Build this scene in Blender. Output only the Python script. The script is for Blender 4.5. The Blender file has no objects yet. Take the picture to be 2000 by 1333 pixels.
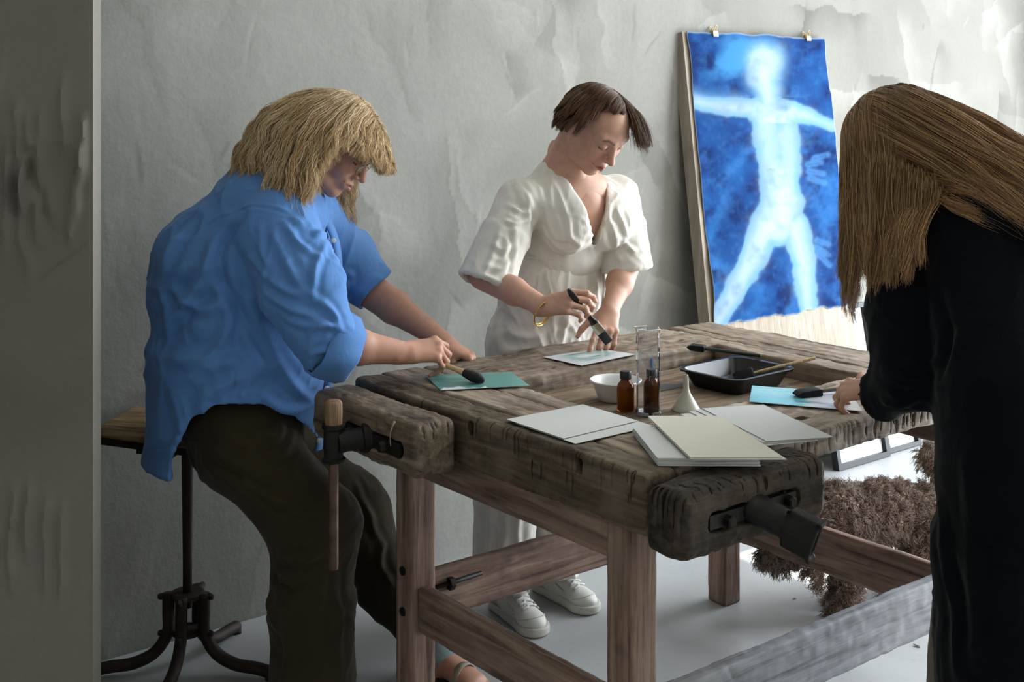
import bpy, math, random
import numpy as np
from mathutils import Vector, Matrix, Euler

random.seed(7)
RNG = np.random.default_rng(11)
scene = bpy.context.scene
COL = scene.collection

# ------------------------------------------------------------------ camera
FPX, CAM_H, CXP, CYP = 2415.0, 1.55, 1000.0, 200.0      # level camera with a downward lens shift
cam_d = bpy.data.cameras.new('camera')
cam_d.sensor_width = 36.0
cam_d.lens = 36.0 * FPX / 2000.0
cam_d.shift_y = -(666.5 - CYP) / 2000.0
cam_d.clip_start = 0.05
cam = bpy.data.objects.new('camera', cam_d)
cam.location = (0, 0, CAM_H)
cam.rotation_euler = (math.pi / 2, 0, 0)
COL.objects.link(cam)
scene.camera = cam

# ------------------------------------------------------------------ light and exposure
scene.view_settings.view_transform = 'Standard'
scene.view_settings.look = 'None'
scene.view_settings.gamma = 1.0
scene.view_settings.use_curve_mapping = False
scene.view_settings.exposure = 0.0

world = bpy.data.worlds.new('daylight')
scene.world = world
world.use_nodes = True
wnt = world.node_tree
wbg = wnt.nodes['Background']
wbg.inputs[0].default_value = (0.80, 0.90, 1.0, 1)
wbg.inputs[1].default_value = 2.0

WINDOW_W = 560.0                                           # daylight entering by the window, watts
cy = scene.cycles
cy.max_bounces = 7; cy.diffuse_bounces = 3; cy.glossy_bounces = 3; cy.transmission_bounces = 6; cy.transparent_max_bounces = 10
cy.caustics_reflective = False; cy.caustics_refractive = False
cy.sample_clamp_indirect = 6.0
cy.adaptive_threshold = 0.035
TH = math.radians(38.2)                                    # the bench and the back wall run this way
SUN_V, SUN_EL = 0.03, math.radians(52)
# ------------------------------------------------------------------ frames of reference
def P(x, y, Y):
    """point seen at photograph pixel (x, y) at depth Y metres"""
    return np.array([(x - CXP) / FPX * Y, Y, CAM_H - (y - CYP) / FPX * Y])

def PZ(x, y, z):
    return P(x, y, (CAM_H - z) * FPX / (y - CYP))

UU = np.array([math.cos(TH), math.sin(TH), 0.0])          # along the back wall, to the right
VV = np.array([math.sin(TH), -math.cos(TH), 0.0])         # out from the back wall
ZZ = np.array([0.0, 0.0, 1.0])
OO = np.array([-0.38889, 3.13056, 0.0])

def B(u, v, z):
    return OO + u * UU + v * VV + z * ZZ

def uvw(p):
    q = np.asarray(p, float) - OO
    return np.array([q @ UU, q @ VV, q[2]])

def to_px(p):
    return np.stack([CXP + FPX * p[:, 0] / p[:, 1], CYP + FPX * (CAM_H - p[:, 2]) / p[:, 1]], 1)

def nrm(a):
    a = np.asarray(a, float)
    return a / (np.linalg.norm(a) + 1e-12)

# ------------------------------------------------------------------ noise
def _hash(ix, iy, iz, seed):
    h = (ix * 374761393 + iy * 668265263 + iz * 2147483647 + seed * 974634777).astype(np.int64) & 0xffffffff
    h = ((h ^ (h >> 13)) * 1274126177) & 0xffffffff
    h = ((h ^ (h >> 16)) * 2246822519) & 0xffffffff
    return ((h ^ (h >> 15)) & 0xffff) / 32767.5 - 1.0

def vnoise(p, seed=0):
    """smooth value noise in -1..1 for an (n,3) array"""
    p = np.asarray(p, float)
    i = np.floor(p).astype(np.int64)
    f = p - i
    f = f * f * f * (f * (f * 6 - 15) + 10)
    out = 0
    for dx in (0, 1):
        wx = f[:, 0] if dx else 1 - f[:, 0]
        for dy in (0, 1):
            wy = f[:, 1] if dy else 1 - f[:, 1]
            for dz in (0, 1):
                wz = f[:, 2] if dz else 1 - f[:, 2]
                out = out + wx * wy * wz * _hash(i[:, 0] + dx, i[:, 1] + dy, i[:, 2] + dz, seed)
    return out

def fbm(p, octaves=3, seed=0):
    a, s, o = 1.0, 0.0, np.asarray(p, float)
    for k in range(octaves):
        s = s + a * vnoise(o, seed + k * 17)
        a *= 0.5
        o = o * 2.03
    return s

# ------------------------------------------------------------------ implicit surfaces
class Field:
    """a distance field on a grid: shapes are blended into it, then it is polygonised"""
    def __init__(self, lo, hi, h):
        self.h = h
        self.lo = np.asarray(lo, float)
        self.n = np.maximum(3, np.ceil((np.asarray(hi, float) - self.lo) / h).astype(int) + 1)
        self.ax = [(self.lo[i] + h * np.arange(self.n[i])).astype(np.float32) for i in range(3)]
        self.d = np.full(self.n, 9.0, np.float32)

    def _sub(self, lo, hi, m):
        sl = []
        for i in range(3):
            a = int(max(0, math.floor((lo[i] - m - self.lo[i]) / self.h)))
            b = int(min(self.n[i], math.ceil((hi[i] + m - self.lo[i]) / self.h) + 1))
            if b - a < 1:
                return None
            sl.append(slice(a, b))
        return tuple(sl)

    def _g(self, sl):
        return (self.ax[0][sl[0]][:, None, None], self.ax[1][sl[1]][None, :, None], self.ax[2][sl[2]][None, None, :])

    def _mix(self, sl, s, k, op):
        d = self.d[sl]
        if op == 'sub':
            s = -s
            h = np.clip(0.5 - 0.5 * (s - d) / k, 0, 1) if k > 0 else (d > s).astype(np.float32)
            self.d[sl] = s + (d - s) * h + k * h * (1 - h)
        elif k > 0:
            h = np.clip(0.5 + 0.5 * (s - d) / k, 0, 1)
            self.d[sl] = s + (d - s) * h - k * h * (1 - h)
        else:
            self.d[sl] = np.minimum(d, s)

    def ecap(self, a, b, ra, rb, side=(0, 0, 1), k=0.02, op='add', cap=1.0):
        """tapered capsule of elliptic section; ra, rb = radius or (along side, across)"""
        a = np.asarray(a, float); b = np.asarray(b, float)
        ra = (ra, ra) if np.isscalar(ra) else ra
        rb = (rb, rb) if np.isscalar(rb) else rb
        w = b - a
        L = np.linalg.norm(w)
        w = w / (L + 1e-9)
        u = np.asarray(side, float) - w * (np.asarray(side, float) @ w)
        if np.linalg.norm(u) < 1e-4:
            u = np.cross(w, [1, 0, 0]) if abs(w[0]) < .9 else np.cross(w, [0, 1, 0])
        u = nrm(u); v = np.cross(w, u)
        m = max(max(ra), max(rb))
        sl = self._sub(np.minimum(a, b) - m, np.maximum(a, b) + m, k + 2 * self.h)
        if sl is None: return self
        X, Y, Z = self._g(sl)
        X = X - np.float32(a[0]); Y = Y - np.float32(a[1]); Z = Z - np.float32(a[2])
        f = np.float32
        al = X * f(w[0]) + Y * f(w[1]) + Z * f(w[2])
        pu = X * f(u[0]) + Y * f(u[1]) + Z * f(u[2])
        pv = X * f(v[0]) + Y * f(v[1]) + Z * f(v[2])
        t = np.clip(al / f(L + 1e-9), 0, 1)
        al = al - t * f(L)
        ru = f(ra[0]) + t * f(rb[0] - ra[0]); rv = f(ra[1]) + t * f(rb[1] - ra[1])
        rw = np.minimum(ru, rv) * f(cap)
        pu = pu / ru; pv = pv / rv; al = al / rw
        k0 = np.sqrt(pu * pu + pv * pv + al * al) + f(1e-6)
        k1 = np.sqrt((pu / ru) ** 2 + (pv / rv) ** 2 + (al / rw) ** 2) + f(1e-6)
        self._mix(sl, k0 * (k0 - 1) / k1, f(k), op)
        return self

    def ell(self, c, r, R=None, k=0.02, op='add'):
        c = np.asarray(c, float)
        R = np.eye(3) if R is None else np.asarray(R, float)      # columns = axes
        m = max(r)
        sl = self._sub(c - m, c + m, k + 2 * self.h)
        if sl is None: return self
        X, Y, Z = self._g(sl)
        f = np.float32
        X = X - f(c[0]); Y = Y - f(c[1]); Z = Z - f(c[2])
        q = [(X * f(R[0, i]) + Y * f(R[1, i]) + Z * f(R[2, i])) / f(r[i]) for i in range(3)]
        k0 = np.sqrt(q[0] ** 2 + q[1] ** 2 + q[2] ** 2) + f(1e-6)
        k1 = np.sqrt((q[0] / f(r[0])) ** 2 + (q[1] / f(r[1])) ** 2 + (q[2] / f(r[2])) ** 2) + f(1e-6)
        self._mix(sl, k0 * (k0 - 1) / k1, f(k), op)
        return self

    def box(self, c, half, R=None, r=0.01, k=0.0, op='add'):
        c = np.asarray(c, float); half = np.asarray(half, float)
        R = np.eye(3) if R is None else np.asarray(R, float)
        e = np.abs(R) @ half
        sl = self._sub(c - e, c + e, k + 3 * self.h)
        if sl is None: return self
        X, Y, Z = self._g(sl)
        f = np.float32
        X = X - f(c[0]); Y = Y - f(c[1]); Z = Z - f(c[2])
        q = [np.abs(X * f(R[0, i]) + Y * f(R[1, i]) + Z * f(R[2, i])) - f(half[i] - r) for i in range(3)]
        o = np.sqrt(np.maximum(q[0], 0) ** 2 + np.maximum(q[1], 0) ** 2 + np.maximum(q[2], 0) ** 2)
        s = o + np.minimum(np.maximum(q[0], np.maximum(q[1], q[2])), 0) - f(r)
        self._mix(sl, s, f(k), op)
        return self

    def chain(self, pts, k=0.02, side=(0, 0, 1)):
        for (a, ra), (b, rb) in zip(pts[:-1], pts[1:]):
            self.ecap(a, b, ra, rb, side, k)
        return self

    def mesh(self, smooth=0):
        d = self.d
        s = d < 0
        c = s[:-1, :-1, :-1].astype(np.int8)
        tot = np.zeros(c.shape, np.int8)
        for dx in (0, 1):
            for dy in (0, 1):
                for dz in (0, 1):
                    tot += s[dx:dx + c.shape[0], dy:dy + c.shape[1], dz:dz + c.shape[2]]
        act = (tot > 0) & (tot < 8)
        I = np.argwhere(act)
        idx = np.full(c.shape, -1, np.int64)
        idx[act] = np.arange(len(I))
        acc = np.zeros((len(I), 3)); cnt = np.zeros(len(I))
        cor = [(0, 0, 0), (1, 0, 0), (0, 1, 0), (1, 1, 0), (0, 0, 1), (1, 0, 1), (0, 1, 1), (1, 1, 1)]
        val = [d[I[:, 0] + a, I[:, 1] + b, I[:, 2] + e] for a, b, e in cor]
        for i in range(8):
            for j in range(i + 1, 8):
                df = [cor[j][m] - cor[i][m] for m in range(3)]
                if sum(abs(x) for x in df) != 1: continue
                va, vb = val[i], val[j]
                x = (va < 0) != (vb < 0)
                t = np.where(x, va / (va - vb + 1e-20), 0)
                for m in range(3):
                    acc[:, m] += np.where(x, cor[i][m] + t * df[m], 0)
                cnt += x
        V = self.lo + (I + acc / cnt[:, None]) * self.h
        quads = []
        for ax in range(3):
            n = [slice(1, -1)] * 3
            n[ax] = slice(0, -1)
            n2 = list(n); n2[ax] = slice(1, None)
            A = s[tuple(n)]; Bq = s[tuple(n2)]
            E = np.argwhere(A != Bq)
            off = np.ones(3, int); off[ax] = 0
            E = E + off
            o1, o2 = [m for m in range(3) if m != ax]
            def cell(d1, d2):
                q = E.copy(); q[:, o1] -= d1; q[:, o2] -= d2
                return idx[q[:, 0], q[:, 1], q[:, 2]]
            q = np.stack([cell(1, 1), cell(0, 1), cell(0, 0), cell(1, 0)], 1)
            ins = s[E[:, 0], E[:, 1], E[:, 2]]
            if ax == 1: ins = ~ins
            q[~ins] = q[~ins][:, ::-1]
            quads.append(q)
        Q = np.concatenate(quads)
        Q = Q[(Q >= 0).all(1)]
        if smooth: V = laplace(V, Q, smooth)
        return V, Q

def laplace(V, Q, it, lam=0.5):
    e = np.concatenate([Q[:, [0, 1]], Q[:, [1, 2]], Q[:, [2, 3]], Q[:, [3, 0]]])
    n = len(V)
    deg = np.bincount(e[:, 0], minlength=n) + np.bincount(e[:, 1], minlength=n) + 1e-9
    for k in range(it):
        S = np.stack([np.bincount(e[:, 0], V[e[:, 1], m], n) + np.bincount(e[:, 1], V[e[:, 0], m], n) for m in range(3)], 1)
        V = V + (lam if k % 2 == 0 else -lam * 1.03 if it > 3 else lam) * (S / deg[:, None] - V)
    return V

def vnormals(V, Q):
    n = np.cross(V[Q[:, 2]] - V[Q[:, 0]], V[Q[:, 3]] - V[Q[:, 1]])
    N = np.stack([sum(np.bincount(Q[:, j], n[:, m], len(V)) for j in range(4)) for m in range(3)], 1)
    return N / (np.linalg.norm(N, axis=1, keepdims=True) + 1e-12)

def curve_pts(ctrl, n=24):
    """Catmull-Rom through control points"""
    c = np.asarray(ctrl, float)
    if len(c) == 2:
        t = np.linspace(0, 1, n)[:, None]
        return c[0] * (1 - t) + c[1] * t
    c = np.vstack([2 * c[0] - c[1], c, 2 * c[-1] - c[-2]])
    out = []
    m = len(c) - 3
    for i in range(m):
        t = np.linspace(0, 1, max(2, n // m + 1))[:, None]
        p0, p1, p2, p3 = c[i:i + 4]
        seg = 0.5 * (2 * p1 + (p2 - p0) * t + (2 * p0 - 5 * p1 + 4 * p2 - p3) * t ** 2 + (3 * p1 - p0 - 3 * p2 + p3) * t ** 3)
        out.append(seg if i == m - 1 else seg[:-1])
    return np.vstack(out)

def folds(V, N, items):
    """press cloth folds into a surface: (control points, half width, height) ridges"""
    D = np.zeros(len(V))
    for ctrl, w, amp in items:
        c = curve_pts(ctrl, 16)
        lo, hi = c.min(0) - 3 * w, c.max(0) + 3 * w
        m = np.where(((V > lo) & (V < hi)).all(1))[0]
        if len(m) == 0: continue
        p = V[m]
        a, b = c[:-1], c[1:]
        ab = b - a
        best = np.full(len(m), 9.0); bt = np.zeros(len(m))
        for i in range(len(a)):
            t = np.clip(((p - a[i]) @ ab[i]) / (ab[i] @ ab[i] + 1e-12), 0, 1)
            dd = np.linalg.norm(p - a[i] - t[:, None] * ab[i], axis=1)
            u = dd < best
            best[u] = dd[u]; bt[u] = (i + t[u]) / len(a)
        env = np.sin(np.pi * np.clip(bt * .9 + .05, 0, 1)) ** .6
        x = best / w
        prof = np.exp(-np.sqrt(x * x + .04) * 1.7) * 1.35 - 0.45 * np.exp(-(x - 1.6) ** 2 * 1.5)
        D[m] += amp * env * prof
    return V + N * D[:, None]

# ------------------------------------------------------------------ objects
def empty(name, loc=(0, 0, 0), rz=0.0, label=None, cat=None, group=None):
    o = bpy.data.objects.new(name, None)
    o.empty_display_size = 0.1
    o.location = loc
    o.rotation_euler = (0, 0, rz)
    COL.objects.link(o)
    tag(o, label, cat, group)
    return o

def tag(o, label=None, cat=None, group=None, kind=None):
    if label: o['label'] = label
    if cat: o['category'] = cat
    if group: o['group'] = group
    if kind: o['kind'] = kind
    return o

def wmat(o):
    M = Matrix.Translation(o.location) @ o.rotation_euler.to_matrix().to_4x4()
    return wmat(o.parent) @ M if o.parent else M

def mk(name, V, F, mat, parent=None, smooth=True, origin=None, mats=None, fm=None):
    """one mesh object from world-space vertices; a child keeps its parent's frame"""
    V = np.asarray(V, float)
    me = bpy.data.meshes.new(name)
    o = bpy.data.objects.new(name, me)
    if parent is not None:
        o.parent = parent
        M = np.array(wmat(parent).inverted())
        V = V @ M[:3, :3].T + M[:3, 3]
    elif origin is not None:
        o.location = origin
        V = V - np.asarray(origin, float)
    if isinstance(F, np.ndarray):
        me.vertices.add(len(V)); me.vertices.foreach_set('co', V.astype(np.float32).ravel())
        k = F.shape[1]
        me.loops.add(F.size); me.loops.foreach_set('vertex_index', F.astype(np.int32).ravel())
        me.polygons.add(len(F)); me.polygons.foreach_set('loop_start', np.arange(0, F.size, k, dtype=np.int32))
    else:
        me.from_pydata([tuple(v) for v in V], [], [tuple(int(i) for i in f) for f in F])
    me.update(calc_edges=True)
    for m in (mats or [mat]): me.materials.append(m)
    if fm is not None: me.polygons.foreach_set('material_index', np.asarray(fm, np.int32))
    if smooth is True: me.polygons.foreach_set('use_smooth', np.ones(len(me.polygons), bool))
    elif smooth:
        me.polygons.foreach_set('use_smooth', np.ones(len(me.polygons), bool))
        me.set_sharp_from_angle(angle=smooth)
    me.validate()
    COL.objects.link(o)
    return o

def dup(o, loc=None, rz=None, label=None, parent=None):
    c = o.copy(); COL.objects.link(c)
    if loc is not None: c.location = loc
    if rz is not None: c.rotation_euler = (0, 0, rz)
    if label: c['label'] = label
    if parent is not None: c.parent = parent
    for ch in list(o.children): dup(ch, parent=c)
    return c

def join(*parts):
    """stack several (V, F) meshes into one"""
    Vs, Fs, n = [], [], 0
    for V, F in parts:
        Vs.append(np.asarray(V, float)); Fs += [tuple(int(i) + n for i in f) for f in F]; n += len(V)
    return np.vstack(Vs), Fs

def frame_of(w, up=(0, 0, 1)):
    w = nrm(w)
    u = np.asarray(up, float) - w * (np.asarray(up, float) @ w)
    if np.linalg.norm(u) < 1e-3: u = np.cross(w, [1.0, 0.3, 0])
    u = nrm(u)
    return u, np.cross(w, u), w

def tube(pts, r, n=10, caps=True, flat=1.0, up=(0, 0, 1)):
    """swept tube; r a number or list; flat squeezes the section along up"""
    pts = np.asarray(pts, float); k = len(pts)
    r = np.full(k, r, float) if np.isscalar(r) else np.asarray(r, float)
    V = []
    T = np.gradient(pts, axis=0)
    u, v, w = frame_of(T[0], up)
    for i in range(k):
        w = nrm(T[i])
        u = nrm(u - w * (u @ w)); v = np.cross(w, u)
        for j in range(n):
            a = 2 * math.pi * j / n
            V.append(pts[i] + r[i] * (math.cos(a) * u * flat + math.sin(a) * v))
    F = [(i * n + j, i * n + (j + 1) % n, (i + 1) * n + (j + 1) % n, (i + 1) * n + j) for i in range(k - 1) for j in range(n)]
    if caps:
        F.append(tuple(range(n - 1, -1, -1))); F.append(tuple((k - 1) * n + j for j in range(n)))
    return np.array(V), F

def lathe(prof, n=28, c=(0, 0, 0), closed=False):
    """profile of (r, z) spun about the vertical through c"""
    V = []; c = np.asarray(c, float)
    for r, z in prof:
        for j in range(n):
            a = 2 * math.pi * j / n
            V.append(c + [r * math.cos(a), r * math.sin(a), z])
    k = len(prof)
    F = [(i * n + j, i * n + (j + 1) % n, (i + 1) * n + (j + 1) % n, (i + 1) * n + j) for i in range(k - 1) for j in range(n)]
    if closed:
        F += [((k - 1) * n + j, (k - 1) * n + (j + 1) % n, (j + 1) % n, j) for j in range(n)]
    else:
        if prof[0][0] > 1e-5: F.append(tuple(range(n - 1, -1, -1)))
        if prof[-1][0] > 1e-5: F.append(tuple((k - 1) * n + j for j in range(n)))
    return np.array(V), F

def prism(poly, h):
    """polygon (n,3) lifted by vector h"""
    poly = np.asarray(poly, float); n = len(poly)
    V = np.vstack([poly, poly + np.asarray(h, float)])
    F = [tuple(range(n - 1, -1, -1)), tuple(range(n, 2 * n))] + [(i, (i + 1) % n, n + (i + 1) % n, n + i) for i in range(n)]
    return V, F

def obox(c, half, R=None):
    R = np.eye(3) if R is None else np.asarray(R, float)
    s = np.array([[x, y, z] for x in (-1, 1) for y in (-1, 1) for z in (-1, 1)], float) * half
    F = [(0, 1, 3, 2), (4, 6, 7, 5), (0, 4, 5, 1), (2, 3, 7, 6), (0, 2, 6, 4), (1, 5, 7, 3)]
    return np.asarray(c, float) + s @ R.T, F

RB = np.stack([UU, -VV, ZZ], 1)                            # bench axes as columns

# ------------------------------------------------------------------ materials
def lin(c):
    if isinstance(c, str):
        c = [int(c[i:i + 2], 16) / 255 for i in (0, 2, 4)]
    return tuple((x / 12.92 if x <= 0.04045 else ((x + 0.055) / 1.055) ** 2.4) for x in c)

class NT:
    def __init__(self, name):
        self.m = bpy.data.materials.new(name); self.m.use_nodes = True
        self.t = self.m.node_tree
        self.b = self.t.nodes['Principled BSDF']
    def n(self, kind, **kw):
        x = self.t.nodes.new(kind)
        for k, v in kw.items():
            if k in x.inputs: x.inputs[k].default_value = v
            else: setattr(x, k, v)
        return x
    def l(self, a, b): self.t.links.new(a, b)
    def coord(self, scale=(1, 1, 1), rot=(0, 0, 0), out='Object', loc=(0, 0, 0)):
        tc = self.n('ShaderNodeTexCoord'); mp = self.n('ShaderNodeMapping')
        mp.inputs['Scale'].default_value = scale; mp.inputs['Rotation'].default_value = rot; mp.inputs['Location'].default_value = loc
        self.l(tc.outputs[out], mp.inputs[0]); return mp.outputs[0]
    def noise(self, co, scale, detail=4, rough=.55, dist=0.0):
        x = self.n('ShaderNodeTexNoise'); x.inputs['Scale'].default_value = scale; x.inputs['Detail'].default_value = detail
        x.inputs['Roughness'].default_value = rough; x.inputs['Distortion'].default_value = dist
        self.l(co, x.inputs['Vector']); return x.outputs['Fac']
    def ramp(self, fac, stops, interp='LINEAR'):
        r = self.n('ShaderNodeValToRGB'); cr = r.color_ramp; cr.interpolation = interp
        while len(cr.elements) < len(stops): cr.elements.new(0.5)
        for e, (p, c) in zip(cr.elements, stops):
            e.position = p; e.color = (*(lin(c) if isinstance(c, str) else (c, c, c) if np.isscalar(c) else c), 1)
        self.l(fac, r.inputs[0]); return r.outputs[0]
    def mix(self, fac, a, b, mode='MIX'):
        x = self.n('ShaderNodeMix'); x.data_type = 'RGBA'; x.blend_type = mode
        for s, v in ((x.inputs[0], fac), (x.inputs[6], a), (x.inputs[7], b)):
            if hasattr(v, 'node'): self.l(v, s)
            elif isinstance(v, str): s.default_value = (*lin(v), 1)
            elif np.isscalar(v): s.default_value = v if s == x.inputs[0] else (v, v, v, 1)
            else: s.default_value = (*v, 1)
        return x.outputs[2]
    def math(self, op, a, b=0.0):
        x = self.n('ShaderNodeMath', operation=op)
        for s, v in ((x.inputs[0], a), (x.inputs[1], b)):
            if hasattr(v, 'node'): self.l(v, s)
            else: s.default_value = v
        return x.outputs[0]
    def bump(self, h, strength=.3, dist=.01, prev=None):
        x = self.n('ShaderNodeBump'); x.inputs['Strength'].default_value = strength; x.inputs['Distance'].default_value = dist
        self.l(h, x.inputs['Height'])
        if prev is not None: self.l(prev, x.inputs['Normal'])
        return x.outputs[0]
    def done(self, col=None, rough=None, normal=None, **kw):
        for s, v in (('Base Color', col), ('Roughness', rough), ('Normal', normal)):
            if v is None: continue
            if hasattr(v, 'node'): self.l(v, self.b.inputs[s])
            elif isinstance(v, str): self.b.inputs[s].default_value = (*lin(v), 1)
            elif s == 'Base Color': self.b.inputs[s].default_value = (*v, 1)
            else: self.b.inputs[s].default_value = v
        for k, v in kw.items(): self.b.inputs[k.replace('_', ' ')].default_value = v
        return self.m

def plain(name, col, rough=.6, var=.12, scale=40, bump=.1, metal=0.0, dist=.002, **kw):
    """one colour with a little grain of its own"""
    t = NT(name); co = t.coord()
    n = t.noise(co, scale, 4)
    c = np.array(lin(col))
    cc = t.ramp(n, [(.3, tuple(np.clip(c * (1 - var), 0, 1))), (.7, tuple(np.clip(c * (1 + var), 0, 1)))])
    return t.done(cc, rough, t.bump(n, bump, dist) if bump else None, Metallic=metal, **kw)

def wood(name, axis, dark, mid, light, scale=1.0, rough=.75, wear='8d8577', wear_amt=.35, crack=.6, bmp=.4):
    """weathered timber with the grain along axis 0, 1 or 2 of the object's frame"""
    t = NT(name)
    sc = [14 * scale] * 3; sc[axis] = 0.9 * scale
    grain = t.noise(t.coord(tuple(sc)), 3.0, 4, .62, .6)
    col = t.ramp(grain, [(.28, dark), (.5, mid), (.72, light)])
    blot = t.noise(t.coord(), 7, 3, .62)
    col = t.mix(t.ramp(blot, [(.30, .5), (.40, 0.0)]), col, dark)
    col = t.mix(t.ramp(blot, [(.48, 0.0), (.70, wear_amt)]), col, wear)
    sc = [60 * scale] * 3; sc[axis] = 1.6 * scale
    fine = t.noise(t.coord(tuple(sc)), 2.2, 2, .6)
    cr = t.ramp(fine, [(.26, 1.0), (.33, 0.0)])
    col = t.mix(t.math('MULTIPLY', cr, crack), col, '120d09')
    return t.done(col, rough, t.bump(t.math('ADD', fine, grain), bmp, .005), Specular_IOR_Level=.3)

def vattr(o, name, data):
    """per-vertex float or colour attribute"""
    data = np.asarray(data, np.float32)
    if data.ndim == 1:
        a = o.data.attributes.new(name, 'FLOAT', 'POINT'); a.data.foreach_set('value', data)
    else:
        a = o.data.attributes.new(name, 'FLOAT_COLOR', 'POINT')
        a.data.foreach_set('color', np.concatenate([data, np.ones((len(data), 1), np.float32)], 1).ravel())

def attr_node(t, name, fac=True):
    n = t.n('ShaderNodeAttribute'); n.attribute_name = name
    return n.outputs['Fac' if fac else 'Color']
# ================================================================== the room
WALL_V, WIN_U, ROOM_U0, ROOM_V1, CEIL = -0.695, 4.6, -3.4, 4.4, 4.5

def plaster(name, dark, light):
    """trowelled plaster: the surface carries its own tone and relief, this adds the fine grain"""
    t = NT(name)
    tone = attr_node(t, 'tone')
    col = t.ramp(tone, [(0.0, dark), (1.0, light)])
    g = t.noise(t.coord(), 45, 3, .65)
    col = t.mix(t.ramp(g, [(.3, .12), (.7, 0.0)]), col, dark)
    return t.done(col, .92, t.bump(g, .22, .006), Specular_IOR_Level=.06)

def trowelled(p2, seed, relief=1.0, drips=0.0, gouges=()):
    """tone 0..1 and relief in metres for points (s, z) on a plastered wall"""
    n = len(p2); z0 = np.zeros(n)
    p = np.stack([p2[:, 0], z0 + seed, p2[:, 1]], 1)
    warp = np.stack([fbm(p * 1.7 + 5, 3, seed), z0, fbm(p * 1.7 + 31, 3, seed + 3)], 1)
    tone = .5 + .30 * fbm(p * np.array([.9, 1, 1.1]) + .3 * warp, 4, seed)
    h = .0030 * fbm(p * 2.2, 3, seed + 9) + .0006 * fbm(p * np.array([16, 1, 9]) + warp * 2, 3, seed + 2)
    rng = np.random.default_rng(seed)
    lo, hi = p2.min(0), p2.max(0)
    nrm_n = fbm(p * 7, 3, seed + 40)
    # overlapping trowel patches with one crisp lip each
    for k in range(int(30 * (hi[0] - lo[0]))):
        c = rng.uniform(lo, hi); a = rng.uniform(-.5, .5) + (math.pi / 2 if rng.random() < .6 else 0)
        L, w = rng.uniform(.08, .35), rng.uniform(.03, .11)
        d = p2 - c + .022 * np.stack([nrm_n, nrm_n[::-1] * 0 + nrm_n], 1)
        s = d[:, 0] * math.cos(a) + d[:, 1] * math.sin(a); q = -d[:, 0] * math.sin(a) + d[:, 1] * math.cos(a)
        m = (np.abs(s) < L) & (np.abs(q) < w)
        if not m.any(): continue
        fade = np.clip((q[m] / w + 1) * .5, 0, 1) * np.clip((1 - np.abs(s[m]) / L) * 3, 0, 1)
        tone[m] += rng.choice([-1, 1], p=[.42, .58]) * rng.uniform(.08, .34) * fade
        h[m] += .0007 * fade
    # scratches and little ridges
    for k in range(int(16 * (hi[0] - lo[0]) * relief)):
        c = rng.uniform(lo, hi); a = rng.normal(math.pi / 2, .55); L = rng.uniform(.02, .12)
        d = p2 - c
        s = d[:, 0] * math.cos(a) + d[:, 1] * math.sin(a)
        q = -d[:, 0] * math.sin(a) + d[:, 1] * math.cos(a) + .012 * nrm_n
        m = (np.abs(s) < L) & (np.abs(q) < .02)
        e = np.exp(-(q[m] / .005) ** 2) * (1 - (s[m] / L) ** 2)
        h[m] += e * rng.choice([-1, 1]) * .0013 * relief
        tone[m] += rng.choice([-.3, .2]) * e
    if drips:
        for k in range(70):
            x = rng.uniform(lo[0], hi[0]); zt = rng.choice([2.02, 1.45, 1.50, .75]) + rng.normal(0, .07); L = rng.uniform(.10, .30)
            q = p2[:, 0] - x + .010 * nrm_n; s = (zt - p2[:, 1]) / L
            m = (np.abs(q) < .04) & (s > 0) & (s < 1)
            h[m] += drips * np.exp(-(q[m] / .009) ** 2) * np.minimum(1, 4 * (1 - s[m])) * np.minimum(1, 5 * s[m])
    for (a_, b_, w_, d_) in gouges:
        a_ = np.asarray(a_, float); ab = np.asarray(b_, float) - a_
        t = np.clip(((p2 - a_) @ ab) / (ab @ ab), 0, 1)
        e = np.linalg.norm(p2 - a_ - t[:, None] * ab, axis=1) + .004 * nrm_n
        h += d_ * (np.exp(-(e / w_) ** 2) - .6 * np.exp(-((e - 2 * w_) / w_) ** 2)) * np.sin(np.pi * (.15 + .8 * t))
    return np.clip(tone, 0, 1), h * relief * .8

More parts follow.
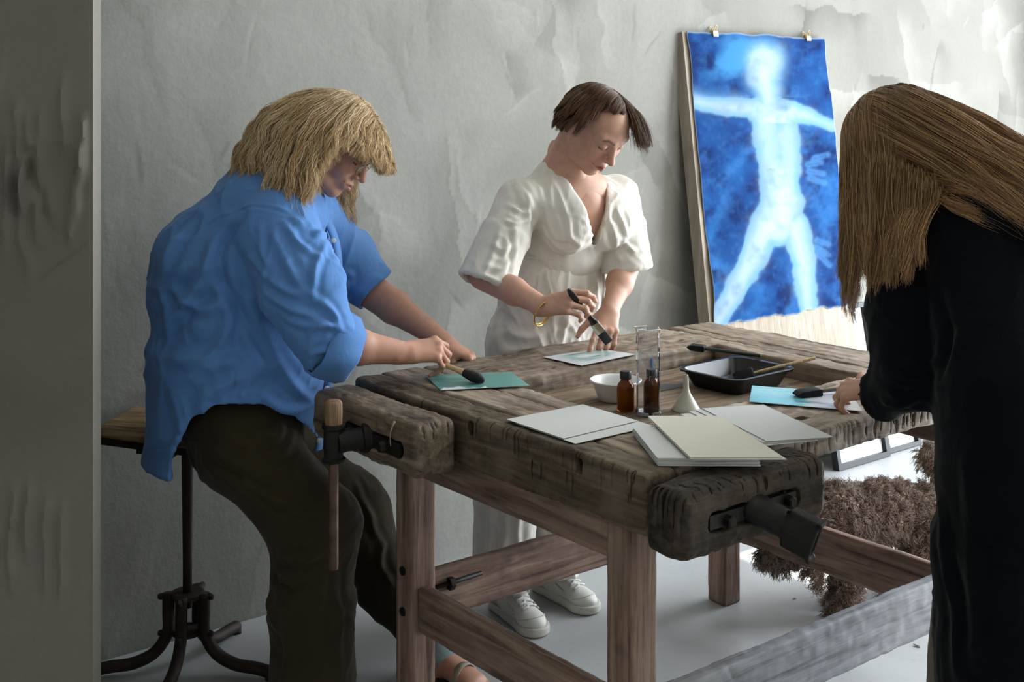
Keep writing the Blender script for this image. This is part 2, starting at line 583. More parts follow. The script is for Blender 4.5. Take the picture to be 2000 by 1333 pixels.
def plaster_wall(name, p0, p1, z0, z1, normal, step, mat, seed, label, relief=1.0, drips=0.0, back=.12, gouges=()):
    """a wall slab whose front is a fine relief of plaster"""
    p0 = np.asarray(p0, float); p1 = np.asarray(p1, float); L = np.linalg.norm(p1 - p0)
    nx, nz = int(L / step), int((z1 - z0) / step)
    S, Zs = np.meshgrid(np.linspace(0, L, nx + 1), np.linspace(z0, z1, nz + 1))
    p2 = np.stack([S.ravel(), Zs.ravel()], 1)
    tone, h = trowelled(p2, seed, relief, drips, gouges)
    edge = np.minimum(1, np.minimum.reduce([p2[:, 0], L - p2[:, 0], p2[:, 1] - z0, z1 - p2[:, 1]]) / .01)
    h = h * edge
    V = p0 + (p1 - p0) * (p2[:, :1] / L) + p2[:, 1:] * ZZ + h[:, None] * np.asarray(normal)
    i = np.arange(nx)[None, :] + np.arange(nz)[:, None] * (nx + 1)
    i = i.ravel()
    Q = np.stack([i, i + 1, i + nx + 2, i + nx + 1], 1)
    n0 = len(V)
    bk = np.array([p0 + z0 * ZZ, p1 + z0 * ZZ, p1 + z1 * ZZ, p0 + z1 * ZZ]) - back * np.asarray(normal)
    fr = [0, nx, (nx + 1) * (nz + 1) - 1, (nx + 1) * nz]
    V = np.vstack([V, bk])
    Q = np.vstack([Q, [[n0 + 3, n0 + 2, n0 + 1, n0]], [[fr[0], n0, n0 + 1, fr[1]]], [[fr[1], n0 + 1, n0 + 2, fr[2]]], [[fr[2], n0 + 2, n0 + 3, fr[3]]], [[fr[3], n0 + 3, n0, fr[0]]]])
    o = mk(name, V, Q, mat, smooth=.9)
    vattr(o, 'tone', np.concatenate([tone, np.full(4, .5)]))
    return tag(o, label, kind='structure')

M_wall = plaster('plaster_wall', '65645e', '9b9a94')
M_pillar = plaster('plaster_pillar', '66625a', '86837a')
M_white = plain('white_plaster', 'b9b7b0', .85, .05, 5, .1)

def floor_mat():
    t = NT('polished_concrete'); co = t.coord()
    a = t.noise(co, 1.3, 4, .6, .5)
    col = t.ramp(a, [(.3, '9a9c9d'), (.55, 'a9abac'), (.75, 'b6b8b9')])
    b = t.noise(co, 40, 2)
    col = t.mix(t.ramp(b, [(.62, 0.0), (.75, .25)]), col, '77746d')
    r = t.ramp(a, [(.3, .34), (.7, .5)])
    return t.done(col, r, t.bump(b, .05, .002), Specular_IOR_Level=.5)

def rect(p0, p1, p2, p3, nx=1, ny=1):
    p0, p1, p2, p3 = [np.asarray(p, float) for p in (p0, p1, p2, p3)]
    V = [(p0 * (1 - s) + p1 * s) * (1 - t) + (p3 * (1 - s) + p2 * s) * t for t in np.linspace(0, 1, ny + 1) for s in np.linspace(0, 1, nx + 1)]
    F = [(j * (nx + 1) + i, j * (nx + 1) + i + 1, (j + 1) * (nx + 1) + i + 1, (j + 1) * (nx + 1) + i) for j in range(ny) for i in range(nx)]
    return np.array(V), F

def slab(name, u0, u1, v0, v1, z0, z1, mat, bev=0.0, parent=None):
    V, F = obox(B((u0 + u1) / 2, (v0 + v1) / 2, (z0 + z1) / 2), (abs(u1 - u0) / 2, abs(v1 - v0) / 2, abs(z1 - z0) / 2), RB)
    o = mk(name, V, F, mat, parent, smooth=False)
    if bev:
        m = o.modifiers.new('bevel', 'BEVEL'); m.width = bev; m.segments = 3
        o.data.polygons.foreach_set('use_smooth', np.ones(6, bool))
    return o

M_floor = floor_mat()
tag(slab('floor', ROOM_U0, WIN_U + .1, WALL_V - .1, ROOM_V1, -.1, 0, M_floor), 'pale grey polished concrete floor with faint stains', kind='structure')
plaster_wall('wall_back', B(-1.9, WALL_V, 0), B(WIN_U + .1, WALL_V, 0), 0, 2.4, VV, .0075, M_wall, 4, 'grey trowelled plaster wall with scratches behind the bench')
plaster_wall('wall_left', np.array([-1.6, 2.70, 0]), np.array([-.915, 2.70, 0]), 0, CEIL, np.array([0, -1.0, 0]), .006, M_pillar, 8, 'dark plaster partition end with dripped relief at the left', 1.2, .011, back=.052,
             gouges=[((.549, 1.438), (.588, 1.265), .012, -.012), ((.53, 1.40), (.545, 1.25), .010, .009), ((.50, 1.42), (.505, 1.24), .009, .009)])
V, F = obox((-2.1, 2.726, CEIL / 2), (.5, .026, CEIL / 2))
tag(mk('wall_left', V, F, M_white, smooth=False), 'plain stretch of the partition out at the far left', kind='structure')
tag(slab('wall_back', ROOM_U0, -1.9, WALL_V - .12, WALL_V, 0, 2.4, M_white), 'plaster wall running on behind the partition', kind='structure')
tag(slab('wall_back', ROOM_U0, WIN_U + .1, WALL_V - .12, WALL_V, 2.4, CEIL, M_white), 'upper part of the plaster wall above the bench', kind='structure')
tag(slab('wall_rear', ROOM_U0, WIN_U + .2, ROOM_V1, ROOM_V1 + .12, 0, CEIL, M_white), 'plaster wall behind the camera', kind='structure')
tag(slab('wall_end', ROOM_U0 - .12, ROOM_U0, WALL_V, ROOM_V1, 0, CEIL, M_white), 'plaster wall closing the room beyond the pier', kind='structure')
tag(slab('ceiling', ROOM_U0, WIN_U + .2, WALL_V - .1, ROOM_V1 + .1, CEIL, CEIL + .1, M_white), 'plain white plaster ceiling', kind='structure')
# the glazed end wall that the daylight comes through
WV0, WV1, WZ1 = -0.28, 3.5, 4.1
def wall_right():
    parts = []
    for (v0, v1, z0, z1) in ((WALL_V, WV0, 0, CEIL), (WV1, ROOM_V1, 0, CEIL), (WV0, WV1, WZ1, CEIL)):
        parts.append(obox(B(WIN_U + .1, (v0 + v1) / 2, (z0 + z1) / 2), (.1, (v1 - v0) / 2, (z1 - z0) / 2), RB))
    V, F = join(*parts)
    tag(mk('wall_right', V, F, M_white, smooth=False), 'white wall around the large window', kind='structure')
wall_right()
M_black_metal = plain('black_window_metal', '1c1d1f', .45, .1, 60, .05)
def glass_thin(name):
    t = NT(name)
    for x in list(t.t.nodes):
        if x.type == 'BSDF_PRINCIPLED': t.t.nodes.remove(x)
    tr = t.n('ShaderNodeBsdfTransparent'); gl = t.n('ShaderNodeBsdfGlossy'); gl.inputs['Roughness'].default_value = .03
    mx = t.n('ShaderNodeMixShader'); mx.inputs[0].default_value = .06; t.l(tr.outputs[0], mx.inputs[1]); t.l(gl.outputs[0], mx.inputs[2])
    out = [x for x in t.t.nodes if x.type == 'OUTPUT_MATERIAL'][0]
    t.l(mx.outputs[0], out.inputs[0])
    return t.m
M_pane = glass_thin('window_glass')
win = empty('window_1', B(WIN_U + .05, (WV0 + WV1) / 2, 0), TH); tag(win, 'large steel framed window letting in the daylight', kind='structure')
nb = 5
for i in range(nb + 1):
    v = WV0 + (WV1 - WV0) * i / nb
    v = min(max(v, WV0 + .025), WV1 - .025)
    slab('mullion', WIN_U + .03, WIN_U + .08, v - .025, v + .025, 0, WZ1, M_black_metal, 0, win)
for z in (0.02, WZ1 - .02):
    slab('window_frame', WIN_U + .03, WIN_U + .08, WV0, WV1, z - .02, z + .02, M_black_metal, 0, win)
for i in range(nb):
    a, b = WV0 + (WV1 - WV0) * i / nb, WV0 + (WV1 - WV0) * (i + 1) / nb
    slab('pane', WIN_U + .052, WIN_U + .058, a + .02, b - .02, .04, WZ1 - .04, M_pane, 0, win)
tag(slab('ground', WIN_U + .2, 16, -8, 12, -.14, -.02, plain('pale_paving', 'aaa69c', .9, .1, 3, .1)), 'pale paving outside the window', kind='structure')

sky_d = bpy.data.lights.new('window_daylight', 'AREA')
sky_d.shape = 'RECTANGLE'; sky_d.size = WV1 - WV0 - .04; sky_d.size_y = WZ1 - .04
sky_d.energy = WINDOW_W; sky_d.color = (0.86, 0.93, 1.0)
sky_o = bpy.data.objects.new('window_daylight', sky_d); COL.objects.link(sky_o)
sky_o.location = B(WIN_U - .01, (WV0 + WV1) / 2, WZ1 / 2)
sky_o.rotation_euler = Vector(-UU).to_track_quat('-Z', 'Y').to_euler()
sun_d = bpy.data.lights.new('sun', 'SUN'); sun_d.energy = 28.0; sun_d.angle = math.radians(.6); sun_d.color = (1, .95, .87)
sun = bpy.data.objects.new('sun', sun_d); COL.objects.link(sun)
sdir = nrm(-1.0 * UU + SUN_V * VV) * math.cos(SUN_EL) - ZZ * math.sin(SUN_EL)
sun.rotation_euler = Vector(sdir).to_track_quat('-Z', 'Y').to_euler()
sun.location = B(8, -1, 5)

# ================================================================== the workbench
WD = dict(dark='42362a', mid='7d6d5c', light='a29381', bmp=.28)
M_wu = wood('bench_wood_u', 0, **WD, wear='b5aa9b', wear_amt=.5)
M_wv = wood('bench_wood_v', 1, **WD, wear='aca092', wear_amt=.5)
M_wz = wood('bench_wood_end', 2, '2a2018', '6b5b4a', '96866f', wear='aaa194', wear_amt=.5)
RD = dict(dark='42322b', mid='7c6557', light='a08978', wear_amt=.35)
M_ru = wood('leg_wood_u', 0, **RD, wear='9a8474', crack=.3)
M_rv = wood('leg_wood_v', 1, **RD, wear='9a8474', crack=.3)
M_rz = wood('leg_wood_z', 2, **RD, wear='9a8474', crack=.3)
M_grey_board = wood('grey_board_wood', 0, '5d5d5d', '8a8c90', 'a7a9ad', wear='b3b5b8', wear_amt=.5, crack=.06, bmp=.15)
M_jaw = wood('vise_jaw_wood', 0, '120e0b', '332a20', '4e4437', wear='5e5549', wear_amt=.35)
M_wd = wood('deep_plank_wood', 1, '1c1510', '514433', '706150', wear='7f7466', wear_amt=.4)
M_lj = wood('left_jaw_wood', 1, '2a2019', '635546', '857664', wear='8f8475', wear_amt=.4, bmp=.28)
M_front = wood('front_plank_wood', 0, '42362a', '8a7a69', 'b0a18f', wear='c6bdb0', wear_amt=.6, bmp=.28)  # worn wood, paled further to stand in for light its edge face misses
M_iron = plain('old_iron', '1b1816', .55, .5, 30, .3, .5, .004)
M_iron_rust = plain('rusty_iron', '2b211b', .65, .5, 26, .4, .35, .004)
M_knob = wood('knob_wood', 2, '4a382a', '7a6148', '94795c', 2.0, wear_amt=.1, crack=.1)

bench = empty('workbench', B(0, 0, 0), TH, 'old scarred wooden workbench with two iron vises in the middle of the room', 'workbench')

def beam(name, u0, u1, v0, v1, z0, z1, mat, r=.006, h=.006, amp=.002, seed=0, holes=(), cracks=(), parent=None, R=None, extra=None):
    lo = np.array([u0, -v1, z0]); hi = np.array([u1, -v0, z1])
    F = Field(lo - .02, hi + .02, h)
    F.box((lo + hi) / 2, (hi - lo) / 2, None, r)
    for (c, half, rr) in holes:
        F.box((c[0], -c[1], c[2]), half, None, rr, .004, 'sub')
    for cr in cracks:
        a, b, w = cr[:3]
        if len(cr) > 3:                                       # a drying crack: narrow, cut deep into the face
            F.ecap((a[0], -a[1], a[2]), (b[0], -b[1], b[2]), (cr[4], w), (cr[4] * .5, w * .45), cr[3], .001, 'sub')
        else:
            F.ecap((a[0], -a[1], a[2]), (b[0], -b[1], b[2]), w, w * .4, k=.002, op='sub')
    if extra: extra(F)
    V, Q = F.mesh()
    N = vnormals(V, Q)
    V = V + N * (amp * fbm(V * 14, 3, seed) + amp * .6 * fbm(V * np.array([60, 60, 60]), 2, seed + 5))[:, None]
    W = OO + V[:, :1] * UU - V[:, 1:2] * VV + V[:, 2:] * ZZ
    return mk(name, W, Q, mat, parent or bench)

def rcracks(n, along, rng, zr, fix, ax, down=True, w=(.0016, .0028)):
    """drying cracks running down a face"""
    out = []
    for i in range(n):
        s = rng.uniform(*along); zt = zr[1]; zb = zt - rng.uniform(.25, .95) * (zr[1] - zr[0])
        j = rng.normal(0, .003)
        a = (s, fix, zt) if ax == 0 else (fix, s, zt)
        b = (s + j, fix, zb) if ax == 0 else (fix, s + j, zb)
        out.append((a, b, rng.uniform(*w), (0, 1, 0) if ax == 0 else (1, 0, 0), rng.uniform(.010, .018)))
    return out

rg = np.random.default_rng(3)
# planks running across the left end, the outer one deep
deep_cr = rcracks(26, (.55, 1.02), rg, (.785, .856), 0.0, 1) + rcracks(8, (.1, .55), rg, (.80, .856), 0.0, 1) + rcracks(6, (.6, 1.0), rg, (.74, .80), 0.0, 1)
beam('plank', 0, .082, -.022, 1.036, .73, .85, M_wd, .012, .0027, .0022, 1,
     holes=[((0, .476, .822), (.05, .011, .016), .010), ((0, .845, .822), (.05, .011, .016), .010), ((-.003, .12, .852), (.03, .05, .004), .003)], cracks=deep_cr)
beam('plank', .0845, .204, -.032, 1.036, .77, .85, M_wv, .006, .006, .0018, 2, cracks=[((.15, .32, .852), (.16, .45, .852), .004), ((.12, .05, .852), (.135, .10, .852), .006)])
beam('plank', .2055, .27, -.020, 1.034, .77, .85, M_wv, .006, .006, .0018, 3)
# back plank, right planks, front plank, well floor
beam('plank', .272, 1.12, -.036, .245, .775, .85, M_wu, .010, .006, .0026, 4,
     holes=[((1.0, .14, .85), (.022, .008, .02), .005), ((.93, .05, .85), (.012, .008, .02), .005), ((1.07, .06, .85), (.016, .006, .02), .005), ((.42, .12, .85), (.012, .006, .02), .005)],
     cracks=[((.3, .1, .852), (.42, .13, .852), .004), ((.6, .02, .852), (.7, .03, .852), .005)])
beam('plank', 1.1215, 1.17, -.018, 1.03, .79, .85, M_wv, .006, .006, .002, 5)
beam('plank', 1.042, 1.1200, .2475, .76, .79, .85, M_wv, .006, .006, .002, 12)
beam('plank', 1.172, 1.31, -.016, 1.03, .79, .85, M_wv, .010, .006, .002, 6)
fc = rcracks(30, (.42, 1.11), rg, (.797, .856), 1.036, 0) + rcracks(22, (.42, 1.11), rg, (.797, .83), 1.036, 0)
beam('plank', .272, 1.1195, .762, 1.036, .795, .85, M_front, .006, .0027, .0022, 7,
     holes=[((.575, .938, .85), (.018, .011, .06), .005)], cracks=fc + [((.56, .90, .852), (.62, .89, .852), .004)])
beam('well_floor', .262, 1.05, .235, .768, .782, .80, wood('well_wood', 0, '4a3b2c', '786652', '968370', wear='a09482', wear_amt=.4), .002, .008, .0008, 8)
# apron rails under the top
beam('apron', .045, .075, .19, .885, .64, .735, M_rv, .003, .008, .0005, 9)
beam('apron', .10, 1.23, .06, .09, .66, .775, M_ru, .003, .01, .0005, 10)
beam('apron', 1.235, 1.265, .12, .89, .66, .79, M_rv, .003, .008, .0005, 11)
# legs
for (u, v) in ((.035, .115), (.035, .884), (1.228, .05), (1.228, .884)):
    beam('leg', u, u + .072, v, v + .075, 0, .78, M_rz, .004, .008, .0006, int(u * 50 + v * 90))
# stretchers
beam('stretcher', .10, 1.232, .085, .115, .235, .362, M_ru, .006, .007, .0012, 21)
beam('stretcher', .055, .088, .188, .886, .255, .365, M_rv, .005, .007, .001, 22)
beam('stretcher', .104, 1.232, .925, .958, .248, .377, M_grey_board, .005, .007, .0016, 23, cracks=[((.3, .958, .39), (.34, .958, .33), .004)])
beam('stretcher', 1.245, 1.275, .122, .887, .205, .335, M_rv, .004, .008, .0008, 24)
V, F = tube([B(.10, .118, .318), B(.30, .118, .322)], .006, 8)
mk('stretcher_bolt', V, F, M_iron, bench)
V, F = lathe([(0, -.007), (.017, -.007), (.017, .007), (0, .007)], 6, (0, 0, 0))
q = np.stack([V[:, 2], V[:, 0], V[:, 1]], 1)
mk('bolt_nut', B(.20, .121, .320) + q @ RB.T, F, M_iron, bench, smooth=False)
for c in (B(.034, .152, .40), B(.034, .152, .30), B(.034, .922, .31)):
    V, F = lathe([(0, -.004), (.012, -.004), (.011, .003), (0, .005)], 8)
    q = np.stack([-V[:, 2], V[:, 0], V[:, 1]], 1)
    mk('bolt_head', c + q @ RB.T, F, M_iron, bench, smooth=False)

# ---- left vise
def vise_part(name, label):
    e = empty(name, (0, 0, 0)); e.parent = bench; e['label'] = label
    return e
lv = vise_part('vise', 'iron screwed left vise with worn wooden jaw and upright handle')
lj = [((-.132, s, .80), (-.132, s + .004, .845), .0025) for s in (.30, .36, .42)] + rcracks(9, (-.12, -.04), rg, (.80, .85), .462, 0)
beam('jaw', -.135, -.022, .0, .462, .725, .846, M_lj, .022, .0027, .0025, 31, parent=lv, cracks=lj,
     holes=[((-.135, .285, .779), (.022, .125, .020), .018)])
def cyl_between(a, b, r, n=16):
    return tube([a, b], r, n)
def ring(a, b, prof, n=18):
    """lathe about the line a-b; prof of (radius, fraction)"""
    a = np.asarray(a, float); b = np.asarray(b, float)
    u, v, w = frame_of(b - a)
    V, F = lathe([(r, 0) for r, t in prof], n)
    L = np.linalg.norm(b - a)
    out = V[:, :1] * u + V[:, 1:2] * v + a
    t = np.repeat([t for r, t in prof], n)
    return out + np.outer(t * L, w), F
hubc = B(-.200, .222, .770)
V, F = ring(B(-.115, .262, .778), B(-.19, .228, .771), [(.034, 0), (.034, .3), (.026, .34), (.024, .8), (.028, 1)])
mk('screw', V, F, M_iron, lv, smooth=.6)
V, F = ring(hubc + [0, 0, -.043], hubc + [0, 0, .043], [(.026, 0), (.028, .08), (.022, .12), (.0235, .5), (.0225, .84), (.027, .9), (.027, 1)])
mk('handle_socket', V, F, M_iron, lv, smooth=.6)
V, F = ring(hubc + [0, 0, .041], hubc + [0, 0, .098], [(.0195, 0), (.0205, .5), (.020, .86), (.017, .96), (.010, 1)])
mk('handle_knob', V, F, M_knob, lv, smooth=.8)
V, F = ring(hubc + [0, 0, -.29], hubc + [0, 0, -.04], [(.0105, 0), (.0115, .05), (.0115, 1)], 12)
mk('handle_bar', V, F, plain('worn_handle_steel', '5a4638', .4, .4, 30, .2, .6), lv, smooth=.8)
for c in (B(-.142, .348, .779), B(-.142, .200, .779)):
    V, F = ring(c + .012 * UU, c - .016 * UU, [(.014, 0), (.014, .6), (.011, 1)], 6)
    mk('bolt_head', V, F, M_iron, lv, smooth=False)
V, F = obox(B(-.132, .285, .779), (.005, .118, .015), RB)
mk('mounting_plate', V, F, M_iron, lv, smooth=False)
V, F = tube(curve_pts([B(-.139, .385, .842), B(-.146, .381, .822), B(-.14, .368, .80), B(-.141, .372, .785)], 10), [.0035, .002, .0014, .0014, .0012, .0012, .0012, .0012, .001, .001][:len(curve_pts([B(0, 0, 0), B(1, 0, 0), B(1, 1, 0), B(2, 1, 0)], 10))], 6)
mk('dried_glue_drip', V, F, plain('dried_glue', 'a59a78', .6, .1, 60, .05), lv)

# ---- right vise
rv = vise_part('vise', 'iron bracketed front vise with a thick worn wooden jaw')
rj = rcracks(22, (0, .39), rg, (.80, .85), 1.150, 0)
rj += [((.30 + i * .016, 1.09, .846), (.318 + i * .016, 1.15, .842), .0022, (0, 0, 1), .016) for i in range(6)] + [((.02 + i * .03, 1.10 + .01 * (i % 2), .846), (.035 + i * .03, 1.15, .840), .002, (0, 0, 1), .014) for i in range(5)]
rj += [((-.020, 1.072 + i * .014, .846), (-.022, 1.070 + i * .014, .79 - .012 * (i % 3)), .0022, (1, 0, 0), .016) for i in range(6)]
beam('jaw', -.022, .396, 1.048, 1.152, .718, .845, M_jaw, .026, .0027, .0028, 33, parent=rv, cracks=rj,
     holes=[((.174, 1.16, .779), (.132, .030, .020), .018)])
V, F = obox(B(.174, 1.142, .779), (.122, .006, .013), RB)
mk('mounting_plate', V, F, M_iron, rv, smooth=False)
for c in (B(.098, 1.135, .775), B(.270, 1.135, .778)):
    V, F = ring(c - .002 * VV, c + .030 * VV, [(.017, 0), (.017, .3), (.012, .32), (.012, .9), (.009, 1)], 6)
    mk('bolt_head', V, F, M_iron, rv, smooth=False)
S0 = B(.183, 1.14, .780); S1 = B(.214, 1.228, .748)
def rv_arm():
    F = Field(np.minimum(S0, S1) - .09, np.maximum(S0, S1) + .09, .004)
    ax = nrm(S1 - S0); u, v, w = frame_of(ax)
    F.ecap(S0, S0 + (S1 - S0) * .35, (.030, .040), (.024, .030), ZZ, .01)
    F.ecap(S0 + (S1 - S0) * .3, S1, (.026, .022), (.034, .018), ZZ, .015)
    R = np.stack([u, v, w], 1)
    c = S1
    F.box(c, (.038, .016, .030), R, .004, .008)
    F.box(c + w * .012, (.030, .009, .05), R, .002, .002, 'sub')
    F.ecap(c + u * .037 + w * .03 - v * .016, c + u * .037 + w * .03 + v * .016, .005, .005, k=.004)
    F.ecap(c - u * .037 + w * .03 - v * .016, c - u * .037 + w * .03 + v * .016, .005, .005, k=.004)
    return F.mesh()
V, Q = rv_arm()
mk('handle_socket', V, Q, M_iron, rv)
# ================================================================== sheets of paper
M_paper_w = plain('white_paper', 'c6c6c4', .9, .03, 200, .05, Specular_IOR_Level=.1)
M_paper_c = plain('cream_paper', 'd0ccbd', .9, .03, 200, .05, Specular_IOR_Level=.1)

def sheet(name, corners, z, mat, label, group=None, cat='paper', th=.0008, n=1, curl=None):
    """a sheet from four bench (u, v) corners lying at height z"""
    c = [B(u, v, z) for u, v in corners]
    nx = ny = n
    V, F = rect(c[0], c[1], c[2], c[3], nx, ny)
    if curl is not None:
        s = np.tile(np.linspace(0, 1, nx + 1), ny + 1); t = np.repeat(np.linspace(0, 1, ny + 1), nx + 1)
        V[:, 2] += curl(s, t)
    m = len(V)
    nu = nx + 1
    edge = [i for i in range(nx)] + [i * nu + nx for i in range(ny)] + [ny * nu + i for i in range(nx, 0, -1)] + [i * nu for i in range(ny, 0, -1)]
    V = np.vstack([V, V - [0, 0, th]])
    F = list(F) + [tuple(i + m for i in f[::-1]) for f in F]
    F += [(edge[i], edge[i] + m, edge[(i + 1) % len(edge)] + m, edge[(i + 1) % len(edge)]) for i in range(len(edge))]
    org = B(*np.mean(np.asarray(corners), 0), z)
    o = mk(name, V, F, mat, smooth=.5, origin=org)
    return tag(o, label, cat, group)

def quad(c, e1, e2, rot=0.0):
    """corners of a rectangle in (u, v): centre, half sides, turn"""
    cs, sn = math.cos(rot), math.sin(rot)
    return [(c[0] + a * e1 * cs - b * e2 * sn, c[1] + a * e1 * sn + b * e2 * cs) for a, b in ((-1, -1), (1, -1), (1, 1), (-1, 1))]

ZT = .8550
sheet('paper_sheet', [(.031, .603), (.254, .603), (.250, .803), (.027, .803)], ZT, M_paper_w, 'lower blank white sheet jutting out under its twin on the left planks')
sheet('paper_sheet', [(.031, .570), (.251, .573), (.248, .757), (.028, .765)], ZT + .0022, M_paper_w, 'upper blank white sheet left of the amber bottles, nearest the deep plank', )
fan = [(.0, .0, 0.0), (.012, -.006, .03), (.026, -.010, .05), (.045, -.012, .09)]
for i, (du, dv, r) in enumerate(reversed(fan)):
    k = len(fan) - 1 - i
    base = np.array([(.429, .776), (.564, .839), (.466, 1.107), (.332, 1.045)])
    c0 = base.mean(0); cs, sn = math.cos(-r), math.sin(-r)
    q = [(c0[0] - du + (a - c0[0]) * cs - (b - c0[1]) * sn, c0[1] + dv + (a - c0[0]) * sn + (b - c0[1]) * cs) for a, b in base]
    if k == 0:
        sheet('paper_sheet', q, ZT + .0018 * i, M_paper_w, 'top sheet of the fanned white papers below the teal coated strip')
    else:
        sheet('paper_sheet', q, ZT + .0018 * i, M_paper_w, 'blank white sheet fanned out under the top one on the front plank', 'fanned white sheets on the front plank')
# the thick pile at the near corner
near = np.array([(.170, .822), (.345, .915), (.205, 1.135), (.052, 1.012)])
for i in range(7):
    j = RNG.normal(0, .0016, 2)
    sheet('paper_sheet', [tuple(p + j) for p in near], ZT + .0006 + .0021 * i, M_paper_w,
          'white sheet in the thick pile over the near corner of the bench', 'white pile at the near corner', th=.0019)
cream = np.array([(.242, .793), (.365, .888), (.228, 1.172), (.087, 1.065)])
for i, off in enumerate(((.004, .006), (-.003, .003))):
    sheet('paper_sheet', [tuple(p + off) for p in cream], ZT + .0168 + .002 * i, M_paper_c,
          'cream sheet just under the topmost one of the near pile', 'cream sheets on the near pile', th=.0012)
sheet('paper_sheet', [tuple(p) for p in cream], ZT + .0208, M_paper_c, 'topmost cream sheet lying askew on the near pile', th=.0012)

# ---- coated sheets
def wash(name, fn, gloss=.35):
    """paper with a brushed coating; fn returns shader colour from the sheet's own s,t"""
    t = NT(name)
    st = t.n('ShaderNodeAttribute'); st.attribute_name = 'paint'
    g = t.noise(t.coord((1, 1, 1)), 120, 3)
    col = t.mix(t.ramp(g, [(.3, 0.0), (.8, .10)]), st.outputs['Color'], '3c6a68')
    return t.done(col, gloss)

def painted(name, corners, z, fn, label, n=64, curl=None, gloss=.35):
    o = sheet(name, corners, z, wash(name + '_coating', fn, gloss), label, n=n, curl=curl)
    s = np.tile(np.linspace(0, 1, n + 1), n + 1); t = np.repeat(np.linspace(0, 1, n + 1), n + 1)
    col = fn(s, t)
    vattr(o, 'paint', np.vstack([col, np.tile(np.array(lin('d9d8d4')), (len(col), 1))]))
    return o

def blend(a, b, f):
    f = np.clip(f, 0, 1)[:, None]
    return np.asarray(a) * (1 - f) + np.asarray(b) * f

W_ = np.array(lin('cfd0d4'))
def paint_left(s, t):
    p = np.stack([s * 3, t * 14, s * 0], 1)
    f = fbm(p, 3, 3)
    c = blend(np.tile(lin('5f9a92'), (len(s), 1)), lin('3f746e'), .5 + .6 * f)
    c = blend(c, lin('84b4ac'), (s - .55) * 1.1 + .3 * f)
    c = blend(c, W_, ((t + .10 * fbm(np.stack([s * 9, t * 2, s * 0], 1), 2, 9) > .90) & (s < .52)).astype(float))
    return c
def paint_mid(s, t):
    x, y = (s - .52), (t - .47)
    n1 = .16 * fbm(np.stack([s * 5, t * 5, s * 0], 1), 3, 4)
    r = np.hypot(x / .40, y / .36) + n1
    ring = np.exp(-((r - .72) / .30) ** 2)
    c = blend(np.tile(W_, (len(s), 1)), lin('86b0aa'), ring * (t < .86) * 1.0)
    c = blend(c, lin('3f6f6b'), np.exp(-((x - .05) / .10) ** 2 - ((y - .10) / .05) ** 2) * 1.1)
    c = blend(c, lin('2d5450'), .9 * np.exp(-((x + .05) / .2) ** 2 - ((y + .3) / .05) ** 2))
    return c
def paint_right(s, t):
    f = fbm(np.stack([s * 4, t * 10, s * 0], 1), 3, 6)
    c = blend(np.tile(lin('7fc3cf'), (len(s), 1)), lin('a9d8dc'), .6 - t + .4 * f)
    c = blend(c, lin('6fb6ad'), (t - .55) * 1.6 + .3 * f)
    c = blend(c, W_, np.clip((s + .25 * (t - .5) + .06 * f - .52) * 12, 0, 1) * np.clip((s > .45) * 1.0, 0, 1))
    d = np.exp(-((t - .78 - .12 * f) / .07) ** 2) * (s > .42) * (s < .8)
    return blend(c, lin('1f6060'), d * (.5 + .9 * (f > .0)))
painted('coated_sheet', [(.142, .092), (.340, .192), (.279, .345), (.080, .248)], ZT, paint_left, 'teal coated sheet under the wooden handled brush', 72)
painted('coated_sheet', [(.523, .102), (.717, .112), (.747, .230), (.532, .249)], ZT, paint_mid, 'white sheet with a ring of teal wash on the back plank', 64)
painted('coated_sheet', [(.684, .702), (.830, .88), (.706, 1.005), (.575, .788)], ZT + .001, paint_right, 'pale blue coated strip under the foam brush at the right',
        64, curl=lambda s, t: .006 * (1 - t) ** 2 * np.clip(1 - s, 0, 1), gloss=.22)

# ================================================================== vessels
def glass(name, col, rough=.02, ior=1.5):
    t = NT(name)
    return t.done(col, rough, Transmission_Weight=1.0, IOR=ior)
ZW = .801
M_amber = NT('amber_glass').done('a8560c', .06, Transmission_Weight=.7, IOR=1.3)
M_cap = plain('black_cap', '151516', .45, .1, 80, .1)
M_syrup = plain('dark_solution', '5a2d08', .2, .1, 20, 0)
def bottle(c, s, label, fill):
    e = empty('amber_bottle', c, 0, label, 'bottle')
    R, Hh = .0212 * s, .076 * s
    out = [(.001, 0), (R * .9, 0), (R, .004), (R, Hh * .72), (R * .93, Hh * .84), (R * .62, Hh * .95), (R * .50, Hh), (R * .50, Hh + .008)]
    inn = [(r - .0018, max(z, .003)) for r, z in out[::-1] if r > .003] + [(.0005, .003)]
    V, F = lathe(out + inn, 28, c)
    mk('bottle_glass', V, F, M_amber, e, smooth=.8)
    V, F = lathe([(.0005, .0034), (R - .0023, .0034), (R - .0022, Hh * fill), (.0005, Hh * fill)], 24, c)
    mk('solution', V, F, M_syrup, e, smooth=.8)
    n = 36; prof = [(R * .64, Hh + .0005), (R * .66, Hh + .002), (R * .66, Hh + .018), (R * .60, Hh + .0205), (.0005, Hh + .021)]
    V, F = lathe(prof, n, c)
    rr = V[:, :2] - c[:2]
    k = np.tile(np.arange(n) % 2, len(prof)); m = np.repeat([1, 1, 1, 0, 0], n)
    V[:, :2] = c[:2] + rr * (1 - .05 * (k * m))[:, None]
    mk('bottle_cap', V, F, M_cap, e, smooth=.5)
bottle(B(.444, .511, ZW), 1.0, 'amber glass bottle with black cap standing in front of the white bowl', .80)
bottle(B(.516, .528, ZW), .96, 'amber glass bottle seen through the clear measuring cylinder', .62)

